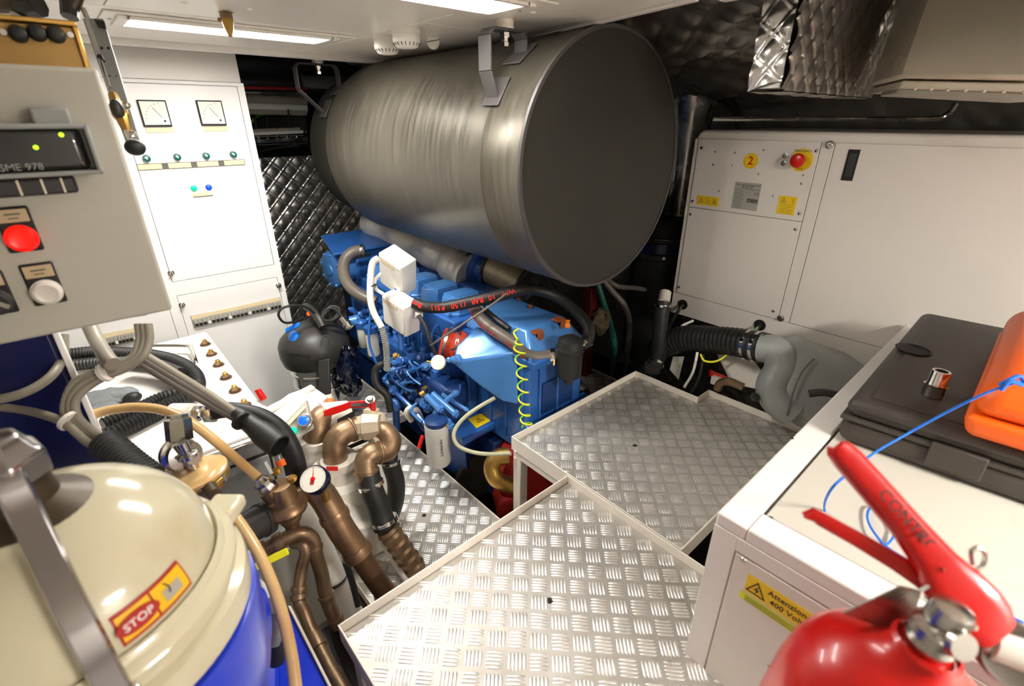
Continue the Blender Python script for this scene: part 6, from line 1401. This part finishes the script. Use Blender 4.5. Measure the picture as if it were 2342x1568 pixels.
# ================================================================ dark background right: sea strainer, hoses, pipe
t = thing('sea_strainer', 'tall dark filter column with blue collar between silencer and generator', 'strainer', A(1520, 700, D=3.0))
c = A(1515, 560, D=2.85)
M().lathe(c, Z_, [(-.7, .17), (-.06, .17), (-.05, .19), (-.02, .19), (-.01, .175), (.04, .175), (.05, .19), (.06, .19), (.065, .15), (.12, .14), (.16, .12), (.165, .02)], 40).obj('black_housing', BLACK, t)
M().lathe(c, Z_, [(-.012, .178), (-.012, .186), (.042, .186), (.042, .178)], 40, cap=False).obj('blue_collar', NAVY, t)
M().lathe(c, Z_, [(.062, .19), (.066, .194), (.072, .19)], 40, cap=False).obj('steel_hoop', STEEL, t)
for k in range(10):
    a_ = k*.628; M().lathe(c+V((math.cos(a_)*.18, math.sin(a_)*.18, -.03)), V((math.cos(a_), math.sin(a_), 0)), [(0, .011), (.02, .010)], 6).obj('collar_bolt', STEEL, t)
t = thing('stainless_funnel', 'stainless steel tapered canister seen through the gap left of the generator', 'canister', A(1560, 420, D=2.75))
c = A(1553, 480, D=2.8); M().lathe(c, Z_, [(-.02, .10), (0, .085), (.2, .075), (.36, .085), (.56, .13), (.60, .14), (.61, .15), (.64, .15), (.645, .06)], 36).obj('canister_body', STEEL, t)
for k in range(8):
    a_ = k*.785+.2; M().lathe(c+V((math.cos(a_)*.135, math.sin(a_)*.135, .64)), Z_, [(0, .010), (.02, .010)], 6).obj('lid_bolt', CHROME, t)
tb('outlet_hose', PX([(1575, 222, 2.6), (1640, 222, 2.5), (1680, 245, 2.45), (1695, 300, 2.45)]), .02, BLKP, t, n=12)
tag(tb('tube', [A(1630, 272, Y=1.1), A(1900, 272, X=2.35), A(2120, 272, X=2.3), A(2165, 262, X=2.3), A(2185, 240, X=2.35)], .009, STEEL, n=10), 'long thin steel tube running above the white generator', 'tube')
tag(tb('hose', PX([(1380, 640, 2.6), (1400, 665, 2.6), (1430, 700, 2.6), (1440, 740, 2.6), (1435, 800, 2.6)])+[A(1420, 890, Z=-.40)], .016, GCABLED, n=12), 'grey brown hose hanging below the silencer end', 'hose')
tag(tb('hose', PX([(1390, 640, 2.65), (1415, 655, 2.65), (1450, 658, 2.72), (1475, 662, 2.78)]), .014, GCABLED, n=12), 'short brown hose bending right under the silencer end', 'hose')
tag(tb('hose', PX([(1365, 640, 2.6), (1380, 690, 2.6), (1395, 740, 2.55), (1405, 800, 2.5)])+[A(1395, 880, Z=-.38)], .016, GHOSE, n=12), 'dark green hose hanging in the shadow below the silencer', 'hose')
tag(bxo('red_post', *(lambda p: (p.x-.03, p.x+.03, p.y-.03, p.y+.03, -.2, p.z))(A(1352, 655, D=2.8)), DRED), 'red upright post, its colour darkened for the shadow right of the foil wall', 'post')
t = thing('white_hose_fitting', 'black rubber elbow with chrome clamps below the generator corner', 'hose elbow', A(1500, 840, D=2.25))
tb('elbow', PX([(1518, 690, 2.3), (1512, 720, 2.3), (1508, 770, 2.28), (1505, 810, 2.25), (1492, 845, 2.2)]), .036, BLACK, t, n=18)
clampband('hose_clamp', A(1516, 695, D=2.3), Z_, .038, .014, CHROME, t); clampband('hose_clamp', A(1497, 835, D=2.22), unit(A(1505, 810, D=2.25)-A(1492, 845, D=2.2)), .039, .014, CHROME, t)
M().cyl(A(1522, 668, D=2.36), A(1518, 690, D=2.34), .028, n=20).obj('white_stub', CAST, t)
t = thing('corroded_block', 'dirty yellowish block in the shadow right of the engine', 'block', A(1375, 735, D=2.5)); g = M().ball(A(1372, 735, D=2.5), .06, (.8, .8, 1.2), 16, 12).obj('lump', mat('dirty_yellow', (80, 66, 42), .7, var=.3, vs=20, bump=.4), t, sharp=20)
for v in g.data.vertices: v.co += V((rb.random()-.5, rb.random()-.5, rb.random()-.5))*.02
# under-generator pieces
t = thing('generator_feet', 'white frame plate and red bracket in the dark gap under the generator', 'frame', A(1680, 870, D=2.2))
M().prism([A(1640, 800, D=2.15), A(1700, 790, D=2.1), A(1745, 850, D=2.0), A(1735, 890, D=1.98), A(1680, 880, D=2.05)], fwd*.03).obj('white_plate', CAST, t, bev=.004)
M().prism([A(1625, 845, D=2.15), A(1680, 868, D=2.08), A(1690, 885, D=2.07), A(1625, 862, D=2.15)], fwd*.02).obj('red_bracket', RED, t, bev=.002)
bxo('white_cap', *(lambda p: (p.x-.02, p.x+.02, p.y-.02, p.y+.02, p.z-.02, p.z+.015))(A(1640, 868, D=2.13)), CAST, t)
tb('bronze_elbow', PX([(1640, 890, 2.08), (1648, 875, 2.06), (1668, 872, 2.03), (1700, 885, 2.0)]), .017, BRONZE, t)
tb('yellow_earth_wire', PX([(1602, 810, 2.1), (1612, 825, 2.08), (1640, 825, 2.06), (1672, 805, 2.03)]), .0045, YWIRE, t)
tb('cable', PX([(1595, 805, 2.15), (1585, 850, 2.15), (1565, 885, 2.12)]), .006, WCABLE, t); tb('cable', PX([(1610, 805, 2.18), (1600, 860, 2.18), (1580, 900, 2.15)]), .007, BLKP, t)
tb('shackle', PX([(1585, 733, 2.3), (1560, 745, 2.28), (1560, 755, 2.28), (1580, 758, 2.3)]), .006, WCABLE, t)
M().prism([A(1540, 815, D=2.3), A(1565, 815, D=2.3), A(1552, 868, D=2.25), A(1532, 845, D=2.27)], fwd*.01).obj('grey_plate', PLATE, t)
tb('bilge_pipe', PX([(1290, 905, 2.3), (1312, 885, 2.3), (1330, 892, 2.3), (1333, 930, 2.35)]), .032, BLACK, t, n=16)
